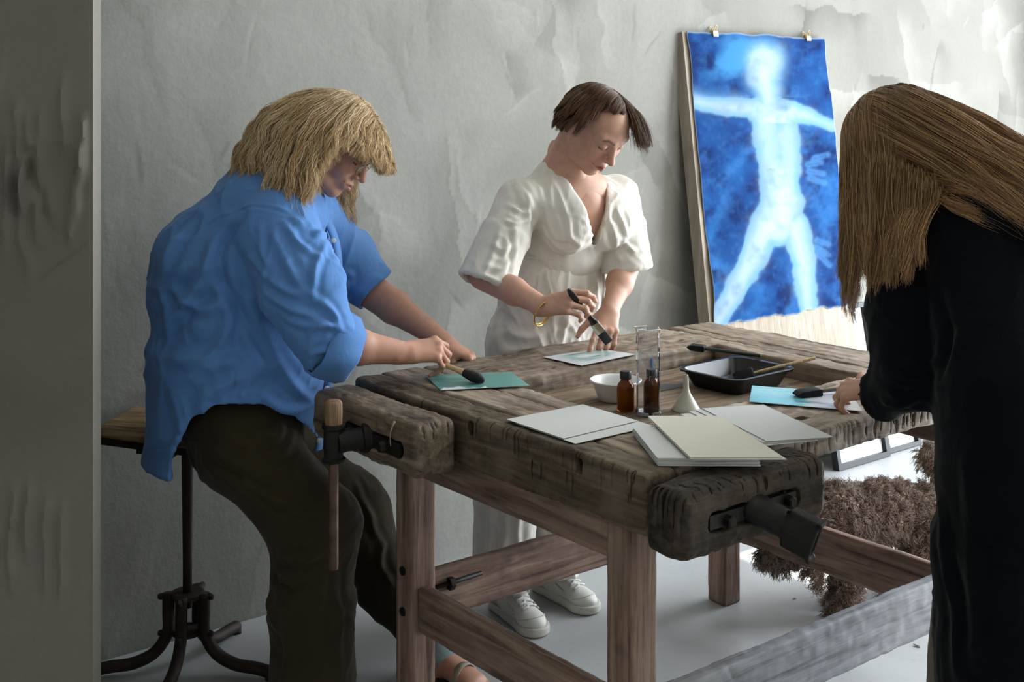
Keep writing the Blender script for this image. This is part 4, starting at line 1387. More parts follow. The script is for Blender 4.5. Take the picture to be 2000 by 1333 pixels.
# ================================================================== woman in white, behind the bench
M_skin1 = skin_mat('skin_fair', 'c49a84', 'b87a66', 'a34d48')
M_nail = plain('nail', 'd0a598', .3, .03, 50, 0)
def woman_white():
    e = empty('person', B(.755, -.2, 0), 0, 'woman with short brown hair in a cream wrap jumpsuit, brushing a sheet with lowered eyes', 'person')
    C = P(1166, 249, 3.53)
    R = head_frame((.45, -.55, -.70), (.45, -.5, .74))
    NB = P(1103, 318, 3.60)                                   # base of the neck
    chest = P(1122, 405, 3.63)
    waist = P(1098, 498, 3.69)
    hips = B(.765, -.170, .93)
    SR, SL = P(1014, 384, 3.53), P(1206, 376, 3.72)
    ER, WR = P(958, 545, 3.45), P(1063, 600, 3.31)
    EL, WL = P(1222, 520, 3.68), P(1192, 606, 3.54)
    # ---- skin: head, neck and chest
    F = Field(C - .28, C + np.array([.16, .26, .14]), .0024)
    F.ecap(NB + [0, .01, -.02], C + R @ [0, -.030, -.055], (.060, .055), (.054, .052), UU, .02)
    F.ecap(NB + [-.06, .01, -.065], NB + [.075, .04, -.075], (.03, .045), (.028, .04), ZZ, .06)
    F.ecap(NB + [-.045, .01, -.05], C + R @ [.02, -.035, -.075], (.035, .03), (.03, .028), UU, .04)
    head(F, C, R, 1.0, smile=.2)
    V1, Q1 = F.mesh(2)
    paint = head_paint(V1, C, R, 1.0, .8, .2)
    Fc = Field(chest - .24, chest + .2, .005)
    Fc.ecap(NB + [0, .02, -.03], NB + [0, .02, .03], .055, .05, UU, .02)
    Fc.ecap(SR + [.02, 0, -.03], SL + [-.02, 0, -.03], (.05, .05), (.05, .05), ZZ, .03)
    Fc.ecap(chest + [0, 0, .03], waist, (.135, .085), (.115, .085), UU, .05)
    for sx in (-.075, .075):
        Fc.ell(chest + UU * sx + VV * .055 + [0, 0, -.045], (.058, .05, .058), None, .03)
    V2, Q2 = Fc.mesh(2)
    # ---- arms and hands
    skin = [(V1, Q1), (V2, Q2)]
    Fa = Field(np.minimum(ER, WR) - [.07, .10, .09], np.maximum(ER, WR) + [.17, .10, .12], .0025)
    yR = nrm(P(1124, 588, 3.26) - WR)
    Fa.ecap(ER - (WR - ER) * .15, ER + (WR - ER) * .45, (.043, .040), (.038, .036), ZZ, .01)
    Fa.ecap(ER + (WR - ER) * .45, WR, (.038, .036), (.0185, .026), np.array([0, -.8, .6]), .015)
    LR, tipsR = hand(Fa, WR, yR, (-.15, -.80, .62), False,
                     [(38, 42, 20), (48, 50, 25), (50, 56, 28), (50, 54, 30)], ((.35, .75, -.75), (12, 14)), 1.0)
    skin.append(Fa.mesh(2))
    Fb = Field(np.minimum(EL, WL) - [.10, .14, .16], np.maximum(EL, WL) + [.10, .10, .09], .0025)
    tipL = PZ(1185, 679, .858)
    yL = nrm(P(1186, 640, 3.49) - WL)
    Fb.ecap(EL - (WL - EL) * .3, EL + (WL - EL) * .4, (.046, .042), (.040, .038), UU, .01)
    Fb.ecap(EL + (WL - EL) * .4, WL, (.038, .038), (.0195, .028), VV, .015)
    LL, tipsL = hand(Fb, WL, yL, (.12, -.80, .55), True,
                     [(12, 10, 6), (34, 50, 20), (36, 54, 24), (36, 50, 24)], ((.75, .62, -.45), (16, 20)), .98)
    skin.append(Fb.mesh(2))
    skin.append(core([(NB, chest, .05, .09), (chest, waist, .09, .085), (waist, hips, .085, .10), (SR, SL, .04, .04), (SR, ER, .04, .035), (SL, EL, .04, .035),
                      (hips - UU * .08, P(992, 850, 3.70), .085, .055), (P(992, 850, 3.70), P(978, 1125, 3.775), .055, .030),
                      (hips + UU * .08, P(1096, 840, 3.84), .085, .055), (P(1096, 840, 3.84), P(1066, 1100, 3.91), .055, .030)]))
    body_mesh('body', skin, nails(tipsR) + nails(tipsL), M_skin1, M_nail, e, paint)

    # ---- jumpsuit top
    Mc = cloth_mat('cream_linen', 'dfdad0', .05, 900, .9)
    F = Field(chest + [-.42, -.42, -.30], chest + [.42, .40, .22], .0048)
    F.ecap(SR + [.0, 0, -.015], SL + [0, 0, -.015], (.052, .060), (.052, .060), ZZ, .03)
    F.ecap(NB + [0, .03, -.035], NB + [0, .03, -.06], (.10, .06), (.12, .08), UU, .04)
    F.ecap(chest + [0, 0, .04], waist + [0, 0, .03], (.158, .106), (.126, .096), UU, .06, cap=.3)
    for sx in (-.075, .078):
        F.ell(chest + UU * sx + VV * .062 + [0, 0, -.05], (.072, .060, .072), None, .07)
    F.ecap(waist + [0, 0, .045] + VV * .006, waist + [0, 0, .016] + VV * .012, (.146, .114), (.136, .108), UU, .015)
    for S_, E_, out in ((SR, ER, P(944, 556, 3.44)), (SL, EL, P(1224, 528, 3.69))):
        m = S_ + (E_ - S_) * .45
        F.ecap(S_ + [0, 0, -.01], m, (.060, .062), (.070, .072), ZZ, .022)
        F.ecap(m, E_ * .15 + out * .85, (.070, .072), (.078, .080), ZZ, .012, cap=.12)
    # openings: sleeves hollow, wrap neckline
    for S_, E_, out in ((SR, ER, P(944, 556, 3.44)), (SL, EL, P(1224, 528, 3.69))):
        a = S_ * .35 + out * .65
        dd = nrm(out - S_)
        F.ecap(a, out + dd * .10, (.055, .055), (.068, .070), ZZ, .004, 'sub')
    vb = P(1146, 474, 3.56)
    vl, vr = P(1066, 268, 3.60), P(1180, 300, 3.62)
    # a wedge that opens from the wrap point up to the neck
    n_out = nrm(VV * .95 + [0, 0, .2])
    for i in range(1, 22):
        t = i / 21
        a = vb * (1 - t) + vl * t; b = vb * (1 - t) + vr * t
        o_ = n_out * (.055 - .03 * t)
        F.ecap(a + o_, b + o_, (.013, .10), (.013, .10), np.cross(n_out, nrm(b - a)), .002, 'sub')
    V, Q = F.mesh(1)
    fl = [(p_, w * 1.05, a * 1.15) for p_, w, a in [
        ([(1040, 320), (1035, 380), (1040, 440)], .012, .006), ([(1070, 330), (1080, 400), (1100, 470)], .010, .005),
        ([(1060, 360), (1062, 420), (1075, 480)], .010, .005), ([(1195, 350), (1185, 420), (1160, 470)], .010, .006),
        ([(1180, 340), (1168, 410), (1152, 460)], .009, .005), ([(985, 395), (1020, 405), (1045, 428)], .008, .007),
        ([(980, 425), (1010, 432), (1044, 434)], .007, .007), ([(1040, 490), (1090, 492), (1140, 488)], .012, .006),
        ([(955, 470), (985, 482), (1010, 470)], .010, .006), ([(945, 512), (985, 520), (1012, 508)], .009, .005),
        ([(1208, 400), (1222, 430), (1232, 470)], .010, .006), ([(1195, 420), (1205, 460), (1210, 500)], .010, .006),
        ([(1000, 345), (1015, 380), (1040, 410)], .010, .006), ([(1110, 420), (1120, 460), (1140, 486)], .008, .005),
        ([(1215, 470), (1235, 480), (1246, 490)], .009, .006), ([(1090, 350), (1098, 410), (1118, 460)], .008, .005),
        ([(1050, 440), (1060, 465), (1080, 488)], .008, .006), ([(1015, 360), (1040, 385), (1050, 420)], .008, .006),
        ([(985, 545), (960, 535), (930, 540)], .005, .004), ([(1170, 350), (1160, 400), (1150, 440)], .007, .005),
        ([(970, 440), (965, 480), (950, 530)], .010, .006), ([(1000, 440), (1005, 480), (1000, 530)], .010, -.005)]]
    V = crumple(V, Q, fl, .0045, axis=axes_scale((.25, -.1, 1), 5, 13), seed=3, warp=.8)
    o = mk('jumpsuit_top', V, Q, Mc, e); o['label'] = 'cream cotton wrap top with wide half sleeves'
    # ---- trousers
    F = Field(hips + [-.34, -.34, -.86], hips + [.30, .34, .20], .0058)
    F.ecap(waist + [0, 0, .0], waist * .45 + hips * .55, (.133, .105), (.168, .125), UU, .03)
    F.ecap(waist * .45 + hips * .55, hips + [0, 0, -.10], (.168, .125), (.185, .130), UU, .05)
    KR, KL = P(992, 850, 3.70), P(1096, 840, 3.84)
    AR, AL = P(983, 1132, 3.735), P(1080, 1106, 3.86)
    for K, A, sgn in ((KR, AR, -1), (KL, AL, 1)):
        h0 = hips + UU * sgn * .085 + [0, 0, -.10]
        F.ecap(h0, K, (.105, .115), (.092, .098), UU, .05)
        F.ecap(K, A, (.092, .098), (.092, .100), UU, .02, cap=.15)
    for A, K in ((AR, KR), (AL, KL)):
        F.ecap(K * .3 + A * .7, A + (A - K) * .3, (.078, .084), (.082, .090), UU, .003, 'sub')
    V, Q = F.mesh(1)
    fl = [(p_, w * 1.2, a * 1.2) for p_, w, a, d_ in [
        ([(985, 640), (1030, 655), (1080, 650)], .014, .008, 3.62), ([(975, 680), (1020, 688), (1060, 672)], .012, .007, 3.62),
        ([(1120, 600), (1108, 650), (1100, 690)], .010, .006, 3.62), ([(1049, 520), (1047, 580), (1046, 640)], .004, .004, 3.60),
        ([(1050, 522), (1090, 520), (1140, 515)], .004, .004, 3.58), ([(1150, 540), (1140, 590), (1120, 640)], .010, .006, 3.62),
        ([(960, 560), (970, 620), (965, 680)], .012, .006, 3.64), ([(985, 960), (990, 1040), (985, 1100)], .012, .008, 3.66),
        ([(1030, 960), (1015, 1030), (1020, 1090)], .012, .009, 3.68), ([(955, 950), (950, 1030), (948, 1100)], .010, .006, 3.70),
        ([(1080, 980), (1075, 1030), (1085, 1080)], .012, .007, 3.76)]]
    V = crumple(V, Q, fl, .0075, axis=axes_scale((.05, 0, 1), 5, 14), seed=12, warp=.9)
    o = mk('trousers', V, Q, Mc, e); o['label'] = 'wide cream trousers of the jumpsuit'
    # waist tie
    a = waist + UU * .125 + VV * .06 + [0, 0, -.005]
    tie = curve_pts([a, a + [.012, -.03, -.035], a + [.018, -.02, -.10], a + [.004, -.02, -.17]], 16)
    V, F_ = strip(tie, .020, VV, .002)
    V2, F2 = strip(curve_pts([a, a + [.02, -.03, -.03], a + [.004, -.035, -.09], a + [-.012, -.02, -.15]], 16), .018, VV + .3 * UU, .002)
    V3, F3 = lathe([(.0005, -.014), (.010, -.010), (.014, 0), (.010, .010), (.0005, .014)], 12, a)
    V, F_ = join((V, F_), (V2, F2), (V3, F3))
    mk('waist_tie', V, F_, cloth_mat('tie_linen', 'bda98c', .05, 900), e)
    wb = []
    for t in np.linspace(0, 2 * math.pi, 49):
        wb.append(waist + UU * .139 * math.cos(t) + VV * (.004 + .111 * math.sin(t)) + [0, 0, .004])
    V, F_ = tube(wb, .004, 8, False)
    mk('waist_seam', V, F_, Mc, e)
    # ---- bangles
    Mg = plain('gold', 'c9a24a', .25, .05, 60, 0, 1.0)
    bc = WR + (WR - ER) * -.06
    for k, tilt in enumerate((.0, .16)):
        u, v, w = frame_of(nrm(WR - ER) + np.array([.2, 0, tilt - .25]))
        cc = bc + np.array([.006, -.01, -.018 - .003 * k])
        pts = [cc + .037 * (math.cos(a) * u * .95 + math.sin(a) * v) for a in np.linspace(0, 2 * math.pi, 41)]
        V, F_ = tube(pts, .0017, 8, False)
        mk('bangle', V, F_, Mg, e)
    # ---- brush in the right hand (a thing of its own)
    tip, tail = P(1189, 669, 3.385), P(1107, 562, 3.235)
    br = empty('flat_brush', tip * .5 + tail * .5, 0, 'flat brush with black handle and pale ferrule held above the teal ringed sheet', 'brush')
    w = nrm(tail - tip); s = nrm(np.array([.80, -.1, .60]) - w * (np.array([.80, -.1, .60]) @ w)); n = np.cross(w, s)
    def slabs(rows, nm, mat, bev=.002):
        V = [];
        for d, a, b in rows:
            for i in range(12):
                t = 2 * math.pi * i / 12
                cx_, sx_ = math.cos(t), math.sin(t)
                pw = .45
                V.append(tip + w * d + s * a * np.sign(cx_) * abs(cx_) ** pw + n * b * np.sign(sx_) * abs(sx_) ** pw)
        k = len(rows)
        F_ = [(i * 12 + j, i * 12 + (j + 1) % 12, (i + 1) * 12 + (j + 1) % 12, (i + 1) * 12 + j) for i in range(k - 1) for j in range(12)]
        F_ += [tuple(range(11, -1, -1)), tuple((k - 1) * 12 + j for j in range(12))]
        mk(nm, np.array(V), F_, mat, br, smooth=.7)
    slabs([(0, .0105, .003), (.004, .0125, .0055), (.05, .0135, .008), (.056, .0130, .008)], 'bristles', M_bristle)
    slabs([(.054, .0140, .0088), (.096, .0120, .0085)], 'ferrule', M_ferrule)
    slabs([(.095, .0110, .0075), (.115, .0075, .006), (.15, .006, .0055), (.20, .008, .0065), (.235, .0085, .0065), (.2495, .004, .003)], 'handle', M_brush_black)
    # ---- sneakers
    Mw = plain('white_leather', 'cfcdc6', .45, .06, 30, .06); Ms = plain('white_rubber', 'c2beb5', .6, .08, 40, .06); Ml = plain('white_lace', 'd8d7d2', .8, .05, 200, .2)
    Mgr = plain('grey_trim', '6a6a66', .6, .1, 80, 0)
    for nm, toe, heel in (('right', P(1050, 1238, 3.60), P(962, 1178, 3.83)), ('left', P(1152, 1196, 3.76), P(1050, 1148, 3.95))):
        toe = np.array([toe[0], toe[1], 0]); heel = np.array([heel[0], heel[1], 0])
        f = nrm(toe - heel); r = np.cross(f, ZZ); Ls = .275
        heel = toe - f * (Ls - .045)
        R = np.stack([r, f, ZZ], 1)
        sh = empty('sneaker', heel + f * .12, 0); sh.parent = e; sh.location = heel + f * .12 - np.array(e.location); sh['label'] = nm + ' white leather low sneaker with white laces'
        Fs = Field(np.minimum(heel, toe) - [.11, .11, .02], np.maximum(heel, toe) + [.11, .11, .16], .003)
        L = Local(Fs, heel, R)
        L.cap((0, .015, .048), (0, .10, .050), (.040, .034), (.046, .036), (0, 0, 1), .02)
        L.cap((0, .10, .046), (.003, .200, .034), (.042, .037), (.024, .037), (0, 0, 1), .03)
        L.ell((.003, .208, .030), (.038, .042, .022), None, .02)
        L.cap((0, .012, .06), (0, .02, .098), (.034, .034), (.036, .036), (0, 0, 1), .02)
        L.cap((0, .02, .098), (0, .085, .088), (.022, .034), (.016, .028), (0, 0, 1), .02)
        L.F.ecap(L.w((0, .02, .11)), L.w((0, .05, .16)), .030, .034, f, .006, 'sub')
        L.F.box(L.w((0, .12, -.03)), (.2, .3, .04), R, .001, .002, 'sub')
        V, Q = Fs.mesh(1)
        mk('upper', V, Q, Mw, sh)
        Fs = Field(np.minimum(heel, toe) - [.11, .11, .02], np.maximum(heel, toe) + [.11, .11, .08], .003)
        L = Local(Fs, heel, R)
        L.cap((0, .015, .014), (0, .11, .014), (.05, .039), (.05, .038), (0, 0, 1), .02)
        L.cap((0, .11, .014), (.003, .205, .014), (.05, .038), (.05, .046), (0, 0, 1), .02)
        L.ell((.003, .211, .014), (.043, .046, .05), None, .02)
        Fs.box(L.w((0, .12, -.048)), (.2, .3, .05), R, .002, .002, 'sub')
        Fs.box(L.w((0, .12, .078)), (.2, .3, .052), R, .002, .002, 'sub')
        V, Q = Fs.mesh(1)
        mk('sole', V, Q, Ms, sh)
        for j in range(6):
            y = .085 + .019 * j; zc = .089 - .33 * (y - .085)
            pts = [heel + R @ np.array([x, y + (.006 if x > 0 else -.004), zc + .009 - 9.0 * x * x]) for x in np.linspace(-.026, .026, 9)]
            V, F_ = tube(pts, .0046, 8, True, .6)
            mk('lace', V, F_, Ml, sh)
        for sx in (-1, 1):
            lp = curve_pts([heel + R @ np.array(q) for q in ((0, .086, .094), (sx * .022, .078, .104), (sx * .046, .092, .088), (sx * .040, .110, .072), (sx * .012, .092, .090), (0, .086, .094))], 26)
            V, F_ = tube(lp, .0028, 8, False, .6)
            mk('lace_bow', V, F_, Ml, sh)
        pts = curve_pts([heel + R @ np.array(q) for q in ((.030, .075, .070), (.034, .115, .058), (.040, .165, .040))], 14)
        for sx in (1, -1):
            q2 = [heel + R @ (np.array([sx, 1, 1]) * (R.T @ (p_ - heel)) + np.array([sx * .004, 0, .004])) for p_ in pts]
            V, F_ = tube(q2, .0026, 6)
            mk('stitched_edge', V, F_, Ms, sh)
        tc = [heel + R @ np.array([.003 + .0405 * math.cos(a), .200 + .030 * math.sin(a), .040 + .010 * math.sin(a)]) for a in np.linspace(-.1, math.pi + .1, 19)]
        V, F_ = tube(tc, .0022, 6)
        mk('toe_cap_edge', V, F_, Ms, sh)
        V, F_ = strip([heel + R @ np.array([-.0395, .075, .066]), heel + R @ np.array([-.041, .105, .048])], .008, R @ np.array([-1, 0, .35]), .004)
        mk('side_tab', V, F_, Mgr, sh)
    # ---- hair
    rng = np.random.default_rng(21)
    Mh = hair_mat('dark_brown_hair', '2e1c12', '4f3524', '80603f', .42)
    Fh = Field(C - .15, C + .15, .004)
    H = Local(Fh, C, R)
    H.ell((0, -.015, .038), (.0785, .0975, .0835), None, .01)
    H.ell((0, .034, .046), (.066, .060, .058), None, .015)
    H.ell((0, -.04, .0), (.068, .058, .06), None, .02)
    H.ell((.008, .108, -.014), (.066, .055, .064), None, .006, 'sub')
    H.ell((.088, -.002, -.022), (.022, .036, .036), None, .01, 'sub'); H.ell((-.088, -.002, -.03), (.02, .034, .03), None, .01, 'sub')
    V, Q = Fh.mesh(2)
    hp = empty('hair', (0, 0, 0)); hp.parent = e; hp['label'] = 'short dark brown hair with a swept fringe'
    mk('hair_underlayer', V, Q, plain('brown_hair_base', '35241b', .6, .3, 60, .2), hp)
    n = 20000
    roots, q = scalp(n, C, R, 1.03, rng, -.03, .08)
    part = -.024
    bad = (np.abs(q[:, 0]) > .042) & (q[:, 2] < .030) & (q[:, 1] > -.06)
    q[bad] = q[~bad][rng.integers(0, (~bad).sum(), bad.sum())] + rng.normal(0, .001, (bad.sum(), 3))
    m = rng.random(n) < .30                                   # thicken along the parting
    q[m, 0] = part + rng.normal(0, .006, m.sum()); q[m, 1] = rng.uniform(-.06, .078, m.sum())
    yy = (q[m, 1] + .014) / .094; xx = q[m, 0] / .0745
    q[m, 2] = .034 + .081 * np.sqrt(np.clip(1 - yy ** 2 - xx ** 2, .02, 1))
    m = rng.random(n) < .22                                   # and in the fringe
    q[m, 0] = rng.uniform(-.066, -.016, m.sum()); q[m, 1] = rng.uniform(-.01, .082, m.sum())
    q[m, 2] = .036 + .081 * np.sqrt(np.clip(1 - ((q[m, 1] + .014) / .098) ** 2 - (q[m, 0] / .0745) ** 2, .05, 1))
    roots = C + (q * 1.03) @ R.T
    side = np.where(q[:, 0] > part, 1.0, -1.0)
    nn = q - np.array([0, -.014, .034]); nn = nn / np.linalg.norm(nn, axis=1, keepdims=True)
    back = np.clip((-q[:, 1] - .015) / .05, 0, 1)
    front = np.clip((q[:, 1] - .0) / .06, 0, 1)
    low = np.clip((.03 - q[:, 2]) / .05, 0, 1)
    lf = front * (side < 0)
    loc = np.stack([side * (1 - .75 * back) * (1 - .62 * lf), -.12 + .10 * front + .85 * lf - .9 * back, -.30 - .5 * back - .3 * low - .25 * lf - .35 * front * (side > 0)], 1)
    loc[:, 0] += rng.normal(0, .22, n) * lf; loc[:, 1] += rng.normal(-.15, .28, n) * lf
    comb_l = loc / np.linalg.norm(loc, axis=1, keepdims=True)
    combw = comb_l @ R.T
    d0 = nn @ R.T * .35 + combw
    d0 /= np.linalg.norm(d0, axis=1, keepdims=True)
    ln = np.where(side > 0, .088, .125) * rng.uniform(.8, 1.08, n) * (1 - .62 * back) * (1 - .6 * low)
    solids = [(C + R @ [0, -.014, .040], (.082, .099, .083), R), (C + R @ [0, .030, .034], (.072, .069, .069), R)]
    def comb(p, t): return combw * (.40 * (1 - t) + .10)
    gw = .06 + .16 * lf
    S = grow(roots, d0, ln, 16, comb, lambda t: gw * (1 + 1.5 * t), solids, rng.uniform(.001, .007, n), .75)
    def zone(p):
        l = (p - C) @ R
        return (l[:, 1] > .050) & (l[:, 2] < .040 + .12 * np.clip(l[:, 0], 0, .06) + .012 * vnoise(p * 160, 3)) & (l[:, 0] > -.010) & (l[:, 0] < .066)
    S = trim(S, zone)
    S, idx = clumped(S, 420, .55 * (1 - .5 * lf)[:, None, None], rng, .003)
    S = waves(S, .002, 60, idx, rng)
    strands('hair_strands', S, .00045, Mh, hp)
    return e
woman_white()
# ================================================================== woman in the blue shirt, on the stool
M_skin2 = skin_mat('skin_warm', 'bd8f78', 'ad705c', '98514a')
def woman_blue():
    e = empty('person', P(520, 1330, 3.2) * [1, 1, 0], 0, 'blonde woman in glasses and a loose blue shirt, perched on a stool at the left', 'person')
    X_ = np.array([1.0, 0, 0]); Y_ = np.array([0, 1.0, 0])
    C = P(656, 281, 3.20)
    R = head_frame((.78, -.15, -.60), (.60, -.05, .79))
    NB = P(578, 352, 3.21)
    SR, SL = P(540, 432, 3.04), P(596, 420, 3.37)
    ER, WR = P(622, 668, 2.99), P(791, 690, 3.075)
    EL, WL = P(706, 556, 3.47), P(868, 668, 3.37)
    # ---- skin
    F = Field(C - [.26, .14, .26], C + [.16, .14, .12], .0024)
    F.ecap(NB, C + R @ [0, -.028, -.055], (.060, .058), (.056, .054), Y_, .02)
    head(F, C, R, 1.0, smile=.55, jaw=.98, nose=1.1)
    V1, Q1 = F.mesh(2)
    paint = head_paint(V1, C, R, 1.0, .55, .55)
    skin = [(V1, Q1)]
    Fa = Field(np.minimum(ER, WR) - [.06, .10, .12], np.maximum(ER, WR) + [.17, .12, .10], .0025)
    Fa.ecap(ER - (WR - ER) * .1, ER + (WR - ER) * .45, (.047, .044), (.044, .040), ZZ, .01)
    Fa.ecap(ER + (WR - ER) * .45, WR, (.043, .039), (.0275, .021), ZZ, .015)
    LR, tipsR = hand(Fa, WR, P(851, 684, 3.105) - WR, (.12, -.60, .79), False,
                     [(40, 34, 14), (52, 40, 18), (58, 50, 24), (62, 58, 28)], ((.20, .86, -.55), (4, 8)), 1.06)
    skin.append(Fa.mesh(2))
    Fb = Field(np.minimum(EL, WL) - [.08, .10, .10], np.maximum(EL, WL) + [.14, .10, .08], .0025)
    Fb.ecap(EL - (WL - EL) * .3, EL + (WL - EL) * .4, (.052, .046), (.047, .042), ZZ, .01)
    Fb.ecap(EL + (WL - EL) * .4, WL, (.046, .040), (.024, .029), ZZ, .015)
    LL, tipsL = hand(Fb, WL, (.86, -.05, -.50), (.48, -.10, .86), True,
                     [(66, 80, 40), (72, 86, 40), (74, 88, 40), (74, 84, 40)], ((.35, .82, -.62), (14, 20)), 1.0)
    skin.append(Fb.mesh(2))
    # left foot and ankle
    AL = P(846, 1262, 3.34); TOE = PZ(968, 1352, .03)
    Ff = Field(np.minimum(AL, TOE) - [.08, .10, .06], np.maximum(AL, TOE) + [.08, .10, .10], .004)
    fd = nrm((TOE - AL) * [1, 1, 0])
    heel = np.array([AL[0], AL[1], .035]) - fd * .03
    Ff.ecap(AL + [0, 0, .10], np.array([AL[0], AL[1], .06]), .042, .036, k=.02)
    Ff.ecap(heel, heel + fd * .05, .034, .036, k=.03)
    Ff.ecap(np.array([AL[0], AL[1], .062]), heel + fd * .18 + [0, 0, -.008], (.038, .036), (.022, .042), ZZ, .03)
    for i in range(5):
        sd = np.cross(fd, ZZ); o_ = (i - 2) * .018
        Ff.ecap(heel + fd * .17 + sd * o_ + [0, 0, -.014], heel + fd * (.215 - abs(i - 1) * .009) + sd * o_ * 1.05 + [0, 0, -.02], .012, .0095, k=.006)
    skin.append(Ff.mesh(1))
    KR, KL = P(618, 1030, 3.06), P(690, 1000, 3.40)
    hp_, ch_ = P(455, 830, 3.20), P(500, 500, 3.20)
    skin.append(core([(NB, ch_, .05, .10), (ch_, hp_ + [.03, 0, 0], .11, .10), (SR, SL, .05, .05), (SR, ER, .045, .04), (SL, EL, .045, .04),
                      (hp_ + [.05, -.07, -.03], KR, .075, .06), (KR, P(612, 1400, 3.06), .055, .04), (hp_ + [.06, .09, -.03], KL, .075, .06), (KL, AL, .055, .04), (AL, AL + [0, 0, -.03], .04, .04)]))
    body_mesh('body', skin, nails(tipsR, 1.06) + nails(tipsL), M_skin2, M_nail, e, paint)

    # ---- shirt
    Mb = cloth_mat('blue_poplin', '5580b8', .05, 1100, .75, sheen=.1)
    lo = P(250, 960, 3.2); hi = P(780, 290, 3.2)
    F = Field([lo[0], 2.80, .56], [hi[0] + .02, 3.62, 1.44], .0056)
    F.ecap(P(566, 352, 3.20), P(556, 372, 3.20), (.062, .066), (.080, .11), X_, .02)
    F.ecap(SR + [0, .02, .01], SL + [0, -.02, .01], (.066, .085), (.066, .085), ZZ, .03)
    F.ecap(P(525, 412, 3.20), P(484, 520, 3.20), (.14, .185), (.205, .200), X_, .06)
    F.ecap(P(484, 520, 3.20), P(466, 690, 3.20), (.205, .200), (.218, .205), X_, .05)
    F.ecap(P(466, 690, 3.20), P(452, 930, 3.20), (.222, .208), (.222, .215), X_, .05, cap=.2)
    F.ecap(P(372, 500, 3.16), P(360, 560, 3.18), (.075, .12), (.075, .12), X_, .08)
    # sleeves
    F.ecap(P(538, 438, 3.035), P(590, 560, 2.98), (.100, .090), (.104, .088), X_, .016)
    F.ecap(P(590, 560, 2.98), P(630, 655, 2.965), (.104, .088), (.080, .072), X_, .010)
    F.ecap(P(618, 664, 2.965), P(652, 676, 2.985), (.072, .066), (.066, .060), ZZ, .014, cap=.3)
    F.ecap(P(596, 420, 3.37), P(668, 500, 3.46), (.09, .09), (.085, .085), ZZ, .04)
    F.ecap(P(668, 500, 3.46), P(712, 552, 3.465), (.085, .085), (.074, .074), ZZ, .03, cap=.3)
    # hollows: cuffs, tails
    F.ecap(P(640, 675, 2.98), P(720, 690, 3.03), (.050, .048), (.056, .05), ZZ, .004, 'sub')
    F.ecap(P(700, 545, 3.465), P(800, 610, 3.45), (.056, .055), (.075, .07), ZZ, .004, 'sub')
    F.ecap(P(462, 780, 3.20), P(452, 1000, 3.20), (.205, .195), (.208, .20), X_, .01, 'sub')
    zc = P(468, 922, 3.02)
    F.ecap([zc[0], 2.6, zc[2]], [zc[0], 3.22, zc[2]], (.172, .168), (.172, .168), ZZ, .006, 'sub')
    zc = P(520, 930, 3.4)
    F.ecap([zc[0], 3.22, zc[2]], [zc[0], 3.9, zc[2]], (.172, .168), (.172, .168), ZZ, .006, 'sub')
    F.box((-.6, 3.2, .50), (.9, .9, .125), None, .002, .004, 'sub')
    V, Q = F.mesh(1)
    fl = [(p_, w, a * .9) for p_, w, a, d_ in [
        ([(470, 420), (430, 470), (425, 540), (470, 620), (530, 700)], .016, -.020, 2.98),       # arm crease
        ([(420, 470), (400, 530), (360, 590)], .022, .016, 2.96), ([(385, 400), (330, 470), (310, 530)], .018, .014, 3.06),
        ([(400, 560), (350, 600), (320, 640)], .018, .014, 2.95), ([(440, 590), (380, 600), (330, 570)], .016, .014, 2.95),
        ([(460, 640), (400, 690), (330, 700)], .018, .014, 2.95), ([(470, 700), (400, 720), (330, 760)], .018, .013, 2.95),
        ([(500, 720), (440, 760), (360, 800)], .016, .010, 2.95), ([(480, 560), (470, 640), (480, 720)], .018, -.012, 2.96),
        ([(530, 450), (560, 520), (600, 560)], .012, .012, 2.89), ([(480, 510), (530, 550), (600, 575)], .011, .012, 2.88),
        ([(640, 470), (620, 520), (615, 580)], .011, .011, 2.89), ([(510, 570), (560, 610), (620, 620)], .012, .012, 2.88),
        ([(545, 620), (590, 640), (640, 640)], .011, .011, 2.88), ([(500, 440), (510, 500), (545, 560)], .011, .009, 2.90),
        ([(560, 430), (590, 470), (630, 500)], .010, .009, 2.92), ([(580, 420), (630, 450), (655, 470)], .010, .010, 2.93),
        ([(545, 700), (580, 760), (620, 790)], .014, .010, 3.00), ([(520, 780), (560, 810), (610, 800)], .012, .010, 2.98),
        ([(490, 740), (480, 780), (500, 800)], .008, .006, 2.97), ([(330, 780), (350, 850), (330, 900)], .018, .010, 2.98),
        ([(390, 760), (400, 810), (380, 850)], .016, .010, 2.96), ([(300, 560), (320, 620), (310, 690)], .016, .010, 3.06),
        ([(465, 720), (464, 760), (464, 785)], .003, -.006, 2.965),
        ([(345, 468), (410, 430), (470, 404), (530, 402), (590, 420)], .0045, -.006, 2.94),
        ([(660, 500), (690, 540), (700, 570)], .010, .008, 3.38), ([(600, 560), (650, 600), (670, 640)], .010, .010, 2.89),
        ([(600, 650), (640, 640), (680, 655)], .009, .011, 2.90), ([(600, 700), (640, 690), (680, 690)], .009, .008, 2.90)]]
    V = crumple(V, Q, fl, .0075, axis=axes_scale((.5, .2, 1), 2.6, 7.0), seed=35, warp=.7, sharp=.7)
    o = mk('shirt', V, Q, Mb, e); o['label'] = 'loose blue cotton shirt with rolled sleeves and curved tails'
